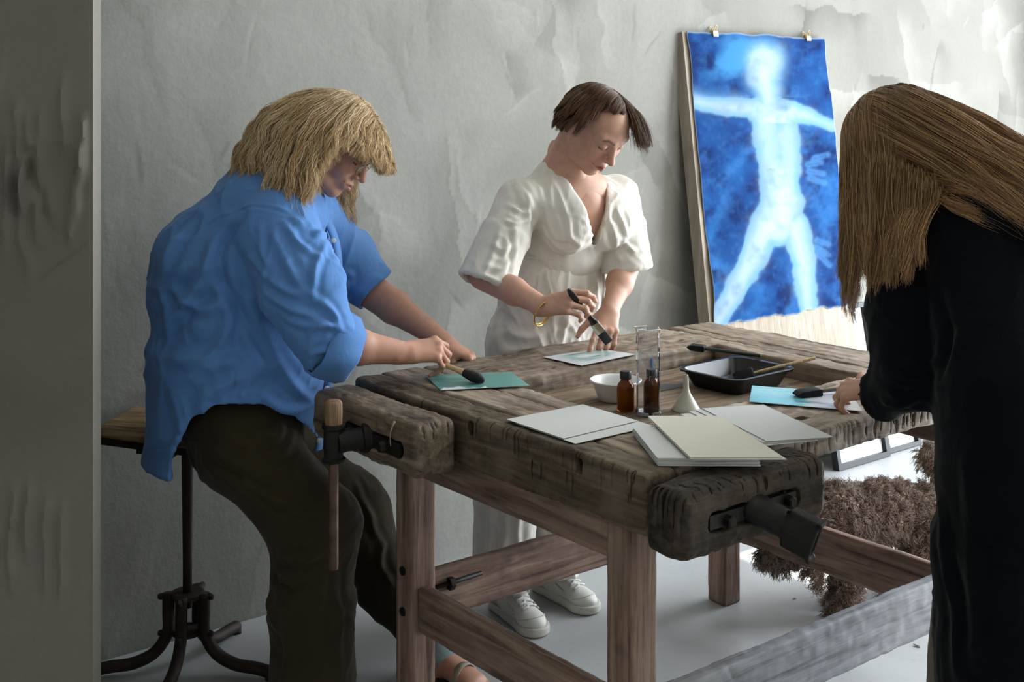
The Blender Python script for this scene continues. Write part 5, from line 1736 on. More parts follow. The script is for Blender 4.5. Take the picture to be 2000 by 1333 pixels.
    # rolled cuffs, collar, placket and buttons
    for a, b, r0, r1 in ((P(622, 668, 2.965), P(682, 688, 3.005), .082, .076), (P(700, 541, 3.465), P(732, 568, 3.46), .068, .064)):
        u, v, w = frame_of(b - a)
        rows = []
        Lc = np.linalg.norm(b - a)
        prof = [(r0 * .92, 0.0), (r0 * 1.03, .08), (r0 * 1.06, .5), (r1 * 1.08, .93), (r1 * 1.0, 1.0), (r1 * .90, .95), (r1 * .84, .3)]
        n = 40
        Vv = []
        for k, (r, t) in enumerate(prof):
            for j in range(n):
                an = 2 * math.pi * j / n
                rr = r * (1 + .055 * math.sin(3 * an + k * .25 + a[0] * 9) + .035 * math.sin(7 * an + t * 2.5))
                Vv.append(a + w * Lc * (t + .07 * math.sin(2 * an + 1)) + rr * (math.cos(an) * u + math.sin(an) * v))
        Ff_ = [(k * n + j, k * n + (j + 1) % n, (k + 1) * n + (j + 1) % n, (k + 1) * n + j) for k in range(len(prof) - 1) for j in range(n)]
        mk('rolled_cuff', np.array(Vv), Ff_, Mb, e)
    col = []
    for t in np.linspace(-2.5, 2.5, 30):
        col.append(P(572, 345, 3.205) + np.array([.072 * math.cos(t), .078 * math.sin(t), -.028 * math.cos(t) + .010]))
    V, F_ = strip(col, .045, np.array([[math.cos(t) * .9, math.sin(t), .5] for t in np.linspace(-2.5, 2.5, 30)]), .004)
    mk('collar', V, F_, Mb, e)
    V, F_ = strip(curve_pts([P(622, 400, 3.19), P(655, 470, 3.20), P(662, 560, 3.2), P(652, 700, 3.2), P(634, 800, 3.2), P(622, 880, 3.2)], 24), .032, X_ + .2 * ZZ - .4 * Y_, .004)
    mk('button_placket', V, F_, Mb, e)
    Mbt = plain('shell_button', 'd8d6d0', .3, .03, 60, 0)
    for p_ in (P(600, 409, 3.10), P(652, 470, 3.16), P(640, 760, 3.17), P(624, 862, 3.17)):
        V, F_ = ring(p_ + [-.004, .006, 0], p_ + [.002, -.004, 0], [(.0005, 0), (.0062, 0), (.0066, .6), (.005, 1), (.0005, .7)], 14)
        mk('button', V, F_, Mbt, e)

    # ---- trousers
    Mt = cloth_mat('olive_twill', '322b1d', .08, 800, .85, sheen=.08)
    HR, HL = P(488, 876, 3.10), P(520, 872, 3.33)
    KR, KL = P(618, 1030, 3.06), P(690, 1000, 3.40)
    AR = P(613, 1420, 3.06)
    F = Field([P(300, 900, 3.3)[0], 2.86, -.005], [P(885, 1200, 3.4)[0], 3.62, .86], .0060)
    F.ecap(P(474, 805, 3.20), P(482, 850, 3.21), (.155, .180), (.145, .18), X_, .04)
    F.ecap(HR, KR, (.112, .112), (.100, .100), ZZ, .05)
    F.ecap(KR, P(608, 1180, 3.06), (.105, .100), (.100, .105), X_, .05)
    F.ecap(P(608, 1180, 3.06), AR, (.100, .105), (.108, .110), X_, .04, cap=.2)
    F.ecap(HL, KL, (.120, .110), (.095, .098), ZZ, .05)
    F.ecap(KL, P(752, 1140, 3.39), (.092, .09), (.078, .08), X_, .05)
    F.ecap(P(752, 1140, 3.39), AL + [-.02, .01, .012], (.078, .08), (.060, .07), X_, .03, cap=.2)
    V, Q = F.mesh(1)
    fl = [(p_, w, a * .9) for p_, w, a, d_ in [
        ([(460, 940), (540, 985), (620, 990), (640, 1010)], .010, .012, 2.96), ([(400, 900), (450, 935), (520, 975)], .016, -.012, 2.98),
        ([(545, 1100), (600, 1100), (650, 1070)], .012, .012, 2.96), ([(530, 1130), (560, 1150), (590, 1140)], .014, -.014, 2.97),
        ([(520, 1110), (540, 1130), (560, 1125)], .012, .014, 2.97), ([(655, 1070), (630, 1180), (600, 1290)], .016, .007, 2.96),
        ([(560, 830), (540, 850), (500, 850)], .014, .010, 2.96), ([(580, 840), (560, 880), (530, 890)], .012, .009, 2.96),
        ([(660, 1100), (670, 1200), (672, 1320)], .014, .008, 2.97), ([(560, 1180), (552, 1260), (556, 1330)], .016, .008, 2.96),
        ([(720, 980), (735, 1030), (752, 1060)], .012, .010, 3.30), ([(752, 1060), (750, 1100), (770, 1140)], .012, .012, 3.31),
        ([(700, 940), (720, 990), (740, 1010)], .012, .008, 3.31), ([(480, 900), (560, 930), (610, 960)], .020, .006, 2.96)]]
    V = crumple(V, Q, fl, .006, axis=axes_scale((.2, 0, 1), 4, 9), seed=44, warp=1.0)
    mk('trousers', V, Q, Mt, e)['label'] = 'dark olive trousers with wide straight legs'
    # turned-up hem band on the far leg and the sandal
    d = nrm((TOE - AL) * [1, 1, 0])
    V, F_ = ring(AL + [-.004, 0, .022], AL + [.014, -.002, -.034], [(.064, 0), (.067, .1), (.066, .9), (.062, 1), (.056, .9), (.056, .1)], 28)
    mk('hem_band', V, F_, cloth_mat('pale_hem', '7d8b8c', .05, 900), e)
    Msd = plain('sandal_strap', '9a927f', .6, .1, 60, .1)
    sd = np.cross(d, ZZ)
    mid = heel + d * .145
    arc = [mid + sd * .044 * math.cos(t) + ZZ * (-.02 + .052 * math.sin(t)) for t in np.linspace(0, math.pi, 17)]
    V, F_ = strip(arc, .020, np.array([sd * math.cos(t) + ZZ * math.sin(t) for t in np.linspace(0, math.pi, 17)]), .003)
    mk('sandal_strap', V, F_, Msd, e)
    sole = [heel - d * .045 + d * .27 * t for t in np.linspace(0, 1, 12)]
    V, F_ = tube([p_ * [1, 1, 0] + [0, 0, .0105] for p_ in sole], [.026, .034, .036, .036, .037, .040, .043, .046, .047, .045, .038, .026], 16, True, .22)
    mk('sandal_sole', V, F_, plain('sandal_sole', '3a332b', .7, .1, 40, .1), e)

    # ---- glasses
    Mg = plain('thin_gold_wire', 'b08d4a', .3, .05, 60, 0, 1.0)
    gl = empty('glasses', (0, 0, 0)); gl.parent = e; gl['label'] = 'round gold wire glasses'
    tl = NT('tinted_lens')
    Ml = tl.done('b09a84', .05, Transmission_Weight=.85, IOR=1.1, Alpha=.35)
    for sx in (-1, 1):
        cc = np.array([sx * .033, .104, .000])
        pts = [C + R @ (cc + np.array([.0245 * math.cos(a), -.006 * abs(math.cos(a)) + .002 * math.sin(a), .0225 * math.sin(a)])) for a in np.linspace(0, 2 * math.pi, 33)]
        V, F_ = tube(pts, .0011, 8, False); mk('lens_rim', V, F_, Mg, gl)
        V = np.array(pts[:-1]); mk('lens', *prism(V, R @ np.array([0, .0006, 0])), Ml, gl, smooth=False)
        V, F_ = tube(curve_pts([C + R @ np.array(q) for q in ((sx * .057, .098, .006), (sx * .072, .08, .010), (sx * .078, .0, .012), (sx * .077, -.03, -.006))], 14), .0011, 8)
        mk('temple', V, F_, Mg, gl)
    V, F_ = tube(curve_pts([C + R @ np.array(q) for q in ((-.0095, .108, .004), (0, .112, .008), (.0095, .108, .004))], 9), .0011, 8)
    mk('bridge', V, F_, Mg, gl)

    # ---- hair: wavy, shoulder length
    rng = np.random.default_rng(33)
    Mh = hair_mat('blonde_hair', '8a6640', 'c09e70', 'ecdab6', .40)
    hp = empty('hair', (0, 0, 0)); hp.parent = e; hp['label'] = 'wavy shoulder length blonde hair with a fringe'
    Fh = Field(C - [.24, .17, .24], C + [.17, .17, .16], .005)
    H = Local(Fh, C, R)
    H.ell((0, -.014, .042), (.086, .102, .086), None, .01)
    H.ell((0, -.055, -.02), (.072, .060, .09), None, .03)
    H.ell((0, .036, .048), (.066, .060, .058), None, .015)
    H.cap((.03, .05, .085), (.058, .082, .036), (.016, .03), (.008, .02), (1, 0, 0), .02); H.cap((-.03, .05, .085), (-.058, .082, .036), (.016, .03), (.008, .02), (1, 0, 0), .02)
    H.cap((.064, -.01, .02), (.068, -.02, -.07), (.020, .05), (.012, .04), (1, 0, 0), .02)
    H.cap((-.064, -.01, .02), (-.068, -.02, -.07), (.020, .05), (.012, .04), (1, 0, 0), .02)
    H.ell((0, .105, -.03), (.062, .060, .080), None, .01, 'sub')
    V, Q = Fh.mesh(2)
    V = crumple(V, Q, (), .004, scale=(30, 30, 12), seed=5)
    mk('hair_underlayer', V, Q, plain('blonde_hair_base', '7a5c3b', .8, .3, 60, .2, Specular_IOR_Level=.05), hp)
    n = 21000
    roots, q = scalp(n, C, R, 1.03, rng, -.035, .085)
    m = rng.random(n) < .22
    q[m, 0] = rng.normal(0, .006, m.sum()); q[m, 1] = rng.uniform(-.05, .080, m.sum())
    q[m, 2] = .034 + .081 * np.sqrt(np.clip(1 - ((q[m, 1] + .014) / .094) ** 2, .02, 1))
    roots = C + (q * 1.03) @ R.T
    side = np.sign(q[:, 0] + 1e-6)
    back = np.clip((-q[:, 1] - .0) / .07, 0, 1); front = np.clip((q[:, 1] - .02) / .05, 0, 1)
    nn = q - np.array([0, -.014, .034]); nn /= np.linalg.norm(nn, axis=1, keepdims=True)
    loc = np.stack([side * (.9 - .5 * back - .45 * front), -.50 * back + .75 * front - .12 * (1 - front), -.30 - .25 * front + 0 * back], 1)
    loc /= np.linalg.norm(loc, axis=1, keepdims=True)
    combw = loc @ R.T
    d0 = nn @ R.T * .5 + combw; d0 /= np.linalg.norm(d0, axis=1, keepdims=True)
    ln = rng.uniform(.21, .36, n) * (1 - .62 * front * (rng.random(n) < .85)) * (1 + .0 * back)
    solids = [(C + R @ [0, -.014, .040], (.085, .101, .085), R), (C + R @ [0, .02, -.01], (.070, .066, .085), R), (C + R @ [0, .034, .044], (.070, .064, .064), R),
              (P(520, 490, 3.2), (.15, .24, .175), np.eye(3)), (NB + [-.01, 0, 0], (.07, .07, .12), np.eye(3))]
    def comb(p, t): return combw * (.42 * max(0, 1 - 2.0 * t)) + np.array([-.05, 0, 0]) * (back * t * 1.2)[:, None]
    S = grow(roots, d0, ln, 26, comb, lambda t: .10 + .22 * t, solids, rng.uniform(.002, .026, n), .78)
    def zone(p):
        l = (p - C) @ R
        edge = .050 + .30 * np.clip(-.02 - l[:, 2], 0, .12)
        return ((l[:, 1] > edge) & (l[:, 2] < .020 + .25 * np.clip(np.abs(l[:, 0]) - .02, -.02, .05)) & (l[:, 2] > -.14)) | ((p[:, 0] < -.615) & (p[:, 2] < 1.375 + .03 * vnoise(p * 45, 8)))
    S = trim(S, zone)
    S, idx = clumped(S, 330, .80 * np.where(rng.random(n) < .10, .15, 1.0)[:, None, None], rng, .004)
    S = waves(S, .0085, 80, idx, rng, .10)
    S = waves(S, .002, 130, np.arange(n), rng, .2)
    strands('hair_strands', S, .00042, Mh, hp)

    # ---- the round brush in her right hand
    tip, tail = P(946, 745, 3.045), P(852, 706, 3.135)
    br = empty('round_brush', tip * .5 + tail * .5, 0, 'thick round brush with wooden handle and black bristles on the teal coated sheet', 'brush')
    w = nrm(tail - tip)
    V, F_ = ring(tip, tip + w * .064, [(.0005, 0), (.007, .06), (.0135, .3), (.0140, .6), (.0095, 1.0), (.0005, 1.0)], 20)
    V[:, 2] = np.maximum(V[:, 2], ZT + .0016)
    mk('bristles', V, F_, M_bristle, br, smooth=.9)
    V, F_ = ring(tip + w * .062, tip + w * .150, [(.0005, 0), (.0092, 0), (.0085, .12), (.0062, .3), (.0058, .7), (.004, .97), (.0005, 1)], 14)
    mk('handle', V, F_, plain('brush_beech', 'c0a57c', .5, .08, 30, .05), br, smooth=.9)
    return e
woman_blue()
# ================================================================== iron stool
def stool():
    base = PZ(366, 1308, 0)
    e = empty('stool', base, 0, 'old iron swivel stool with a worn wooden seat by the dark pier', 'stool')
    bx, by = base[0], base[1]
    def at(x, y, z): return np.array([bx + x, by + y, z])
    V, F = ring(at(0, 0, .17), at(0, 0, .64), [(.0125, 0), (.0125, .3), (.016, .92), (.018, 1)], 16)
    mk('column', V, F, M_iron_rust, e)
    for z, r in ((.205, .046), (.105, .042)):
        V, F = ring(at(0, 0, z - .008), at(0, 0, z + .008), [(r * .9, 0), (r, .2), (r, .8), (r * .9, 1)], 24)
        mk('hub_plate', V, F, M_iron_rust, e, smooth=.6)
    for a in (66, 188, 262, 342):
        t = math.radians(a + 4)
        d = np.array([math.cos(t), math.sin(t), 0])
        pts = curve_pts([at(0, 0, .212) + d * .050, at(0, 0, .16) + d * .050, at(0, 0, .105) + d * .052, at(0, 0, .055) + d * .085, at(0, 0, .030) + d * .14, at(0, 0, .026) + d * .20, at(0, 0, .020) + d * .245], 30)
        V, F = tube(pts, .0165, 12)
        leg = mk('leg', V, F, M_iron_rust, e)
        for z in (.205, .105):
            c = at(0, 0, z) + d * .062
            V, F = ring(c, c + d * .016, [(.0095, 0), (.0095, .6), (.006, 1)], 6)
            mk('bolt', V, F, M_iron_rust, leg, smooth=False)
        V, F = ring(at(0, 0, .0) + d * .245, at(0, 0, .014) + d * .245, [(.014, 0), (.013, 1)], 12)
        mk('foot_pad', V, F, M_iron_rust, leg)
    # seat, tilted a little
    sc = at(-.03, -.05, .672); ang = math.radians(-8)
    Rz = rotz(ang) @ roty(math.radians(5))
    F_ = Field(sc - .26, sc + .26, .006)
    F_.box(sc, (.168, .125, .012), Rz, .010)
    V, Q = F_.mesh()
    N = vnormals(V, Q); V = V + N * (.0015 * fbm(V * 20, 2, 3))[:, None]
    mk('seat', V, Q, wood('stool_seat_wood', 0, '3a2c1d', '7a6446', '9c8660', 1.2, wear='6b583c', wear_amt=.3), e)
    for s in (-1, 1):
        a = sc + Rz @ np.array([-.155, s * .08, -.026]); b = sc + Rz @ np.array([.155, s * .08, -.026])
        V, F = obox((a + b) / 2, (.158, .014, .012), Rz); mk('seat_bracket', V, F, M_iron_rust, e, smooth=False)
    V, F = obox(sc + Rz @ np.array([0, 0, -.035]), (.05, .10, .012), Rz); mk('seat_plate', V, F, M_iron_rust, e, smooth=False)
    for s in (-1, 1):
        c = sc + Rz @ np.array([-.160, s * .08, -.022])
        V, F = ring(c, c + Rz @ np.array([-.014, 0, -.012]), [(.009, 0), (.009, 1)], 8); mk('bolt', V, F, M_iron_rust, e, smooth=False)
stool()
# ================================================================== the leaning board and its blue print
BU0, BU1, B_O0, B_O1, B_H = 1.868, 2.742, .255, .022, 1.825
b_up = nrm(B(0, WALL_V + B_O1, B_H) - B(0, WALL_V + B_O0, 0)); b_n = nrm(np.cross(UU, b_up)) * -1
if b_n @ VV < 0: b_n = -b_n
B_L = np.linalg.norm(B(0, WALL_V + B_O1, B_H) - B(0, WALL_V + B_O0, 0))
def BD(u, l, n=0.0):
    """point on the board: u along the wall, l up the board, n out of its face"""
    return B(u, WALL_V + B_O0, 0) + b_up * l + b_n * n
RBD = np.stack([UU, b_n, b_up], 1)

bd = empty('backing_board', BD((BU0 + BU1) / 2, 0, -.02), 0, 'tall pale wooden backing board leaning on the wall behind the blue print', 'board')
M_ply = wood('pale_ply', 2, '857a6c', '978c7e', 'a69c8f', .8, wear_amt=.1, wear='ada598', crack=.12)
L_B = .36                                                   # the board rests on two low support blocks, unseen behind the bench
LM, LH = (L_B + B_L) / 2, (B_L - L_B) / 2
V, F = obox(BD((BU0 + BU1) / 2, LM, -.006), ((BU1 - BU0) / 2, .006, LH), RBD)
mk('face_panel', V, F, M_ply, bd, smooth=False)
for u in (BU0 + .016, BU1 - .016):
    V, F = obox(BD(u, LM, -.034), (.016, .022, LH), RBD); mk('edge_batten', V, F, M_ply, bd, smooth=False)
for l in (L_B + .016, B_L - .016):
    V, F = obox(BD((BU0 + BU1) / 2, l, -.034), ((BU1 - BU0) / 2 - .034, .022, .016), RBD); mk('cross_batten', V, F, M_ply, bd, smooth=False)
for u in (2.0, 2.30):
    V, F = obox(BD(u, L_B / 2 + .004, -.030), (.035, .026, L_B / 2), RBD)
    V[:, 2] = np.maximum(V[:, 2], 0.0)
    mk('foot', V, F, M_ply, bd, smooth=False)

def blue_print():
    L0, L1 = .70, B_L + .004
    nx, ny = 190, 240
    s = np.tile(np.linspace(0, 1, nx + 1), ny + 1); t = np.repeat(np.linspace(0, 1, ny + 1), nx + 1)
    z0 = np.zeros_like(s)
    el = .005 * fbm(np.stack([t * 9, z0, z0], 1), 3, 1); er = .006 * fbm(np.stack([t * 9, z0 + 4, z0], 1), 3, 2)
    eb = .007 * fbm(np.stack([s * 12, z0 + 8, z0], 1), 3, 3); et = .004 * fbm(np.stack([s * 9, z0 + 12, z0], 1), 3, 5)
    u = BU0 + .020 + el + s * (BU1 + .004 + er - BU0 - .020 - el)
    l = L0 + eb + t * (L1 + et - L0 - eb)
    n = .004 + .004 * fbm(np.stack([s * 3, t * 3, z0], 1), 2, 9) ** 2 + .006 * np.clip(.06 - s, 0, 1) / .06 * np.sin(t * 9) ** 2
    V = B(0, WALL_V + B_O0, 0) + u[:, None] * UU + l[:, None] * b_up + n[:, None] * b_n
    q = to_px(V)
    x, y = q[:, 0], q[:, 1]
    # deckle independent drawing coordinates, in the picture's own plane
    nz = fbm(np.stack([x / 30, y / 30, z0], 1), 4, 21)
    nf = fbm(np.stack([x / 9, y / 9, z0], 1), 3, 25)
    blur = 2.4
    def seg(x0, y0, r0, x1, y1, r1):
        dx, dy = x1 - x0, y1 - y0
        k = np.clip(((x - x0) * dx + (y - y0) * dy) / (dx * dx + dy * dy), 0, 1)
        return np.hypot(x - x0 - k * dx, y - y0 - k * dy) - (r0 + k * (r1 - r0))
    d = np.minimum.reduce([
        seg(1493, 118, 40, 1492, 150, 34), seg(1495, 160, 30, 1502, 205, 22),
        seg(1480, 215, 26, 1545, 222, 24), seg(1500, 225, 34, 1520, 330, 38), seg(1530, 225, 26, 1530, 330, 34), seg(1522, 330, 38, 1528, 400, 40),
        seg(1528, 395, 42, 1516, 440, 44), seg(1472, 212, 20, 1430, 210, 18), seg(1430, 210, 18, 1350, 198, 16),
        seg(1550, 218, 22, 1590, 232, 15), seg(1590, 232, 15, 1625, 246, 13),
        seg(1500, 440, 34, 1462, 520, 26), seg(1462, 520, 26, 1415, 605, 20), seg(1415, 605, 20, 1395, 640, 20),
        seg(1552, 440, 28, 1570, 520, 24), seg(1570, 520, 24, 1578, 600, 18)])
    d = d + 4 * nz
    soft = np.where(y < 190, 12.0, blur)
    fig = 1 / (1 + np.exp(d / soft * 1.8))
    cloud = np.exp(-((x - 1428) / 45) ** 2 - ((y - 118) / 40) ** 2) * np.clip(.75 + .9 * nz, 0, 1.2) + .8 * np.exp(-((x - 1460) / 40) ** 2 - ((y - 95) / 30) ** 2) * np.clip(.6 + nz, 0, 1)
    cloud = cloud - .7 * np.exp(-((x - 1398) / 22) ** 2 - ((y - 100) / 17) ** 2) - .5 * np.exp(-((x - 1440) / 34) ** 2 - ((y - 160) / 9) ** 2)
    hands = sum(np.exp(-(seg(a, b, 3, a + w_, b + h_, 2) / 4) ** 2) * (seg(a, b, 3, a + w_, b + h_, 2) > -9) for a, b, w_, h_ in
                ((1580, 335, 28, 4), (1578, 322, 26, -4), (1582, 348, 28, 10), (1596, 470, 22, 8), (1594, 484, 24, 14), (1600, 498, 20, 20), (1590, 310, 26, -8)))
    swirl = .5 + .5 * np.sin(x / 17 + 2.6 * fbm(np.stack([x / 120, y / 90, z0], 1), 2, 31) + y / 60)
    swirl = swirl ** 3
    deep = np.array(lin('10295c')); mid = np.array(lin('1a4c84')); pale = np.array(lin('5a88ab')); wht = np.array(lin('98a6af'))
    c = blend(np.tile(deep, (len(s), 1)), mid, np.clip(.25 + .55 * swirl * (y > 235) + .35 * nz, 0, 1))
    c = blend(c, lin('0c1f48'), np.clip(-.2 - 1.0 * nz, 0, .7))
    c = blend(c, lin('4576a8'), np.clip(.5 * hands + .12 * swirl * (y > 260) + .10 * nf, 0, .55))
    c = blend(c, lin('3a78a8'), np.clip(cloud * .8, 0, .85))
    c = blend(c, pale, np.clip(fig * 1.15, 0, 1) ** 1.2 * (.88 + .2 * nz))
    inner = 1 / (1 + np.exp((d + 11 + 6 * nz) / 5.0))
    c = blend(c, wht, np.clip(inner * (.80 + .35 * nz - .55 * ((y > 240) & (y < 330)) * np.exp(-((x - 1520) / 26) ** 2) * (.5 + nz)), 0, 1))
    edge = np.minimum.reduce([s / .003, (1 - s) / .003, t / .005, (1 - t) / .006])
    c = blend(c, lin('9fb0bc'), np.clip(1 - edge, 0, 1) * .6)
    m = len(V)
    i = (np.arange(nx)[None, :] + np.arange(ny)[:, None] * (nx + 1)).ravel()
    Q = np.stack([i, i + 1, i + nx + 2, i + nx + 1], 1)
    Qb = Q[:, ::-1] + m
    V2 = np.vstack([V, V - b_n * .0015])
    tt = NT('blue_print_paper')
    col = attr_node(tt, 'print', False)
    g = tt.noise(tt.coord(), 90, 3)
    M = tt.done(col, .9, tt.bump(g, .15, .002), Specular_IOR_Level=.06)
    nu = nx + 1
    ed = [j for j in range(nx)] + [j * nu + nx for j in range(ny)] + [ny * nu + j for j in range(nx, 0, -1)] + [j * nu for j in range(ny, 0, -1)]
    E = np.array([(ed[j], ed[j] + m, ed[(j + 1) % len(ed)] + m, ed[(j + 1) % len(ed)]) for j in range(len(ed))])
    o = mk('figure_print', V2, np.vstack([Q, Qb, E]), M, origin=BD((BU0 + BU1) / 2, .7, .003))
    vattr(o, 'print', np.vstack([c, np.tile(lin('d8d5cc'), (m, 1))]))
    tag(o, 'large deep blue print of a pale outstretched figure on deckled paper', 'print')
blue_print()
M_brass = plain('brass', 'b59a62', .35, .1, 60, 0, .9)
def clip(u, label):
    e = empty('bulldog_clip', BD(u, B_L, .0), 0, label, 'clip')
    for n0 in (.012, -.010):
        V, F = obox(BD(u, B_L - .004, n0), (.014, .0015, .010), RBD); mk('jaw_plate', V, F, M_brass, e, smooth=False)
    V, F = tube([BD(u - .014, B_L + .007, .001), BD(u + .014, B_L + .007, .001)], .006, 10); mk('spring_barrel', V, F, M_brass, e)
    for n0 in (.010, -.008):
        V, F = tube(curve_pts([BD(u - .006, B_L + .006, n0), BD(u - .006, B_L + .022, n0 * 1.6), BD(u, B_L + .029, n0 * 1.8), BD(u + .006, B_L + .022, n0 * 1.6), BD(u + .006, B_L + .006, n0)], 16), .0014, 6)
        mk('wire_handle', V, F, M_brass, e)
clip(2.045, 'brass bulldog clip on the top edge of the blue print, left one')
clip(2.625, 'brass bulldog clip on the top edge of the blue print, right one')
V, F = tube(curve_pts([BD(BU0 + .02, B_L, -.03), BD(BU0 + .03, B_L + .02, -.03), BD(BU0 + .05, B_L + .014, -.03), BD(BU0 + .07, B_L + .001, -.03)], 12), .003, 6)
mk('twist_of_tape', V, F, plain('masking_tape', 'bba985', .8, .1, 60, .1), bd)

# ---- black picture frames at the foot of the wall
def pic_frame(u0, u1, o0, o1, h, w, label, inner, stripe=None):
    a = B(0, WALL_V + o0, 0); b = B(0, WALL_V + o1, h)
    up = nrm(b - a); n = np.cross(up, UU); n = n if n @ VV > 0 else -n
    L = np.linalg.norm(b - a); Rf = np.stack([UU, n, up], 1)
    def at(u, l, d=0.0): return a + u * UU + up * l + n * d
    e = empty('picture_frame', at((u0 + u1) / 2, 0), 0, label, 'frame')
    Mf = plain('black_frame', '17181a', .5, .1, 50, .05)
    for u in (u0 + w / 2, u1 - w / 2):
        V, F = obox(at(u, L / 2, .0), (w / 2, .016, L / 2), Rf); mk('stile', V, F, Mf, e, smooth=False)
    for l in (w / 2, L - w / 2):
        V, F = obox(at((u0 + u1) / 2, l, .0), ((u1 - u0) / 2 - w, .016, w / 2), Rf); mk('rail', V, F, Mf, e, smooth=False)
    V, F = obox(at((u0 + u1) / 2, L / 2, -.008), ((u1 - u0) / 2 - w * .8, .003, L / 2 - w * .8), Rf); mk('mat_board', V, F, plain('mat_board', inner, .8, .03, 50, 0), e, smooth=False)
    V, F = obox(at((u0 + u1) / 2, L / 2, .004), ((u1 - u0) / 2 - w * .8, .001, L / 2 - w * .8), Rf); mk('glass', V, F, M_pane, e, smooth=False)
    if stripe:
        for (s0, s1, l0, l1, c) in stripe:
            V, F = obox(at(u0 + (u1 - u0) * (s0 + s1) / 2, L * (l0 + l1) / 2, -.003), ((u1 - u0) * (s1 - s0) / 2, .001, L * (l1 - l0) / 2), Rf)
            mk('drawing', V, F, plain('drawing_ink', c, .8, .3, 60, 0), e, smooth=False)
pic_frame(2.655, 3.015, .155, .03, .66, .022, 'tall black picture frame with a white mat leaning beside the blue print', 'e2e2e0', [(.08, .16, .80, .86, '5d7fa8'), (.2, .26, .78, .85, '7d93b0')])
pic_frame(3.035, 3.28, .135, .04, .36, .018, 'small black picture frame with a grey picture farther along the wall foot', 'c9cccf', [(.12, .5, .34, .42, '2c3138')])
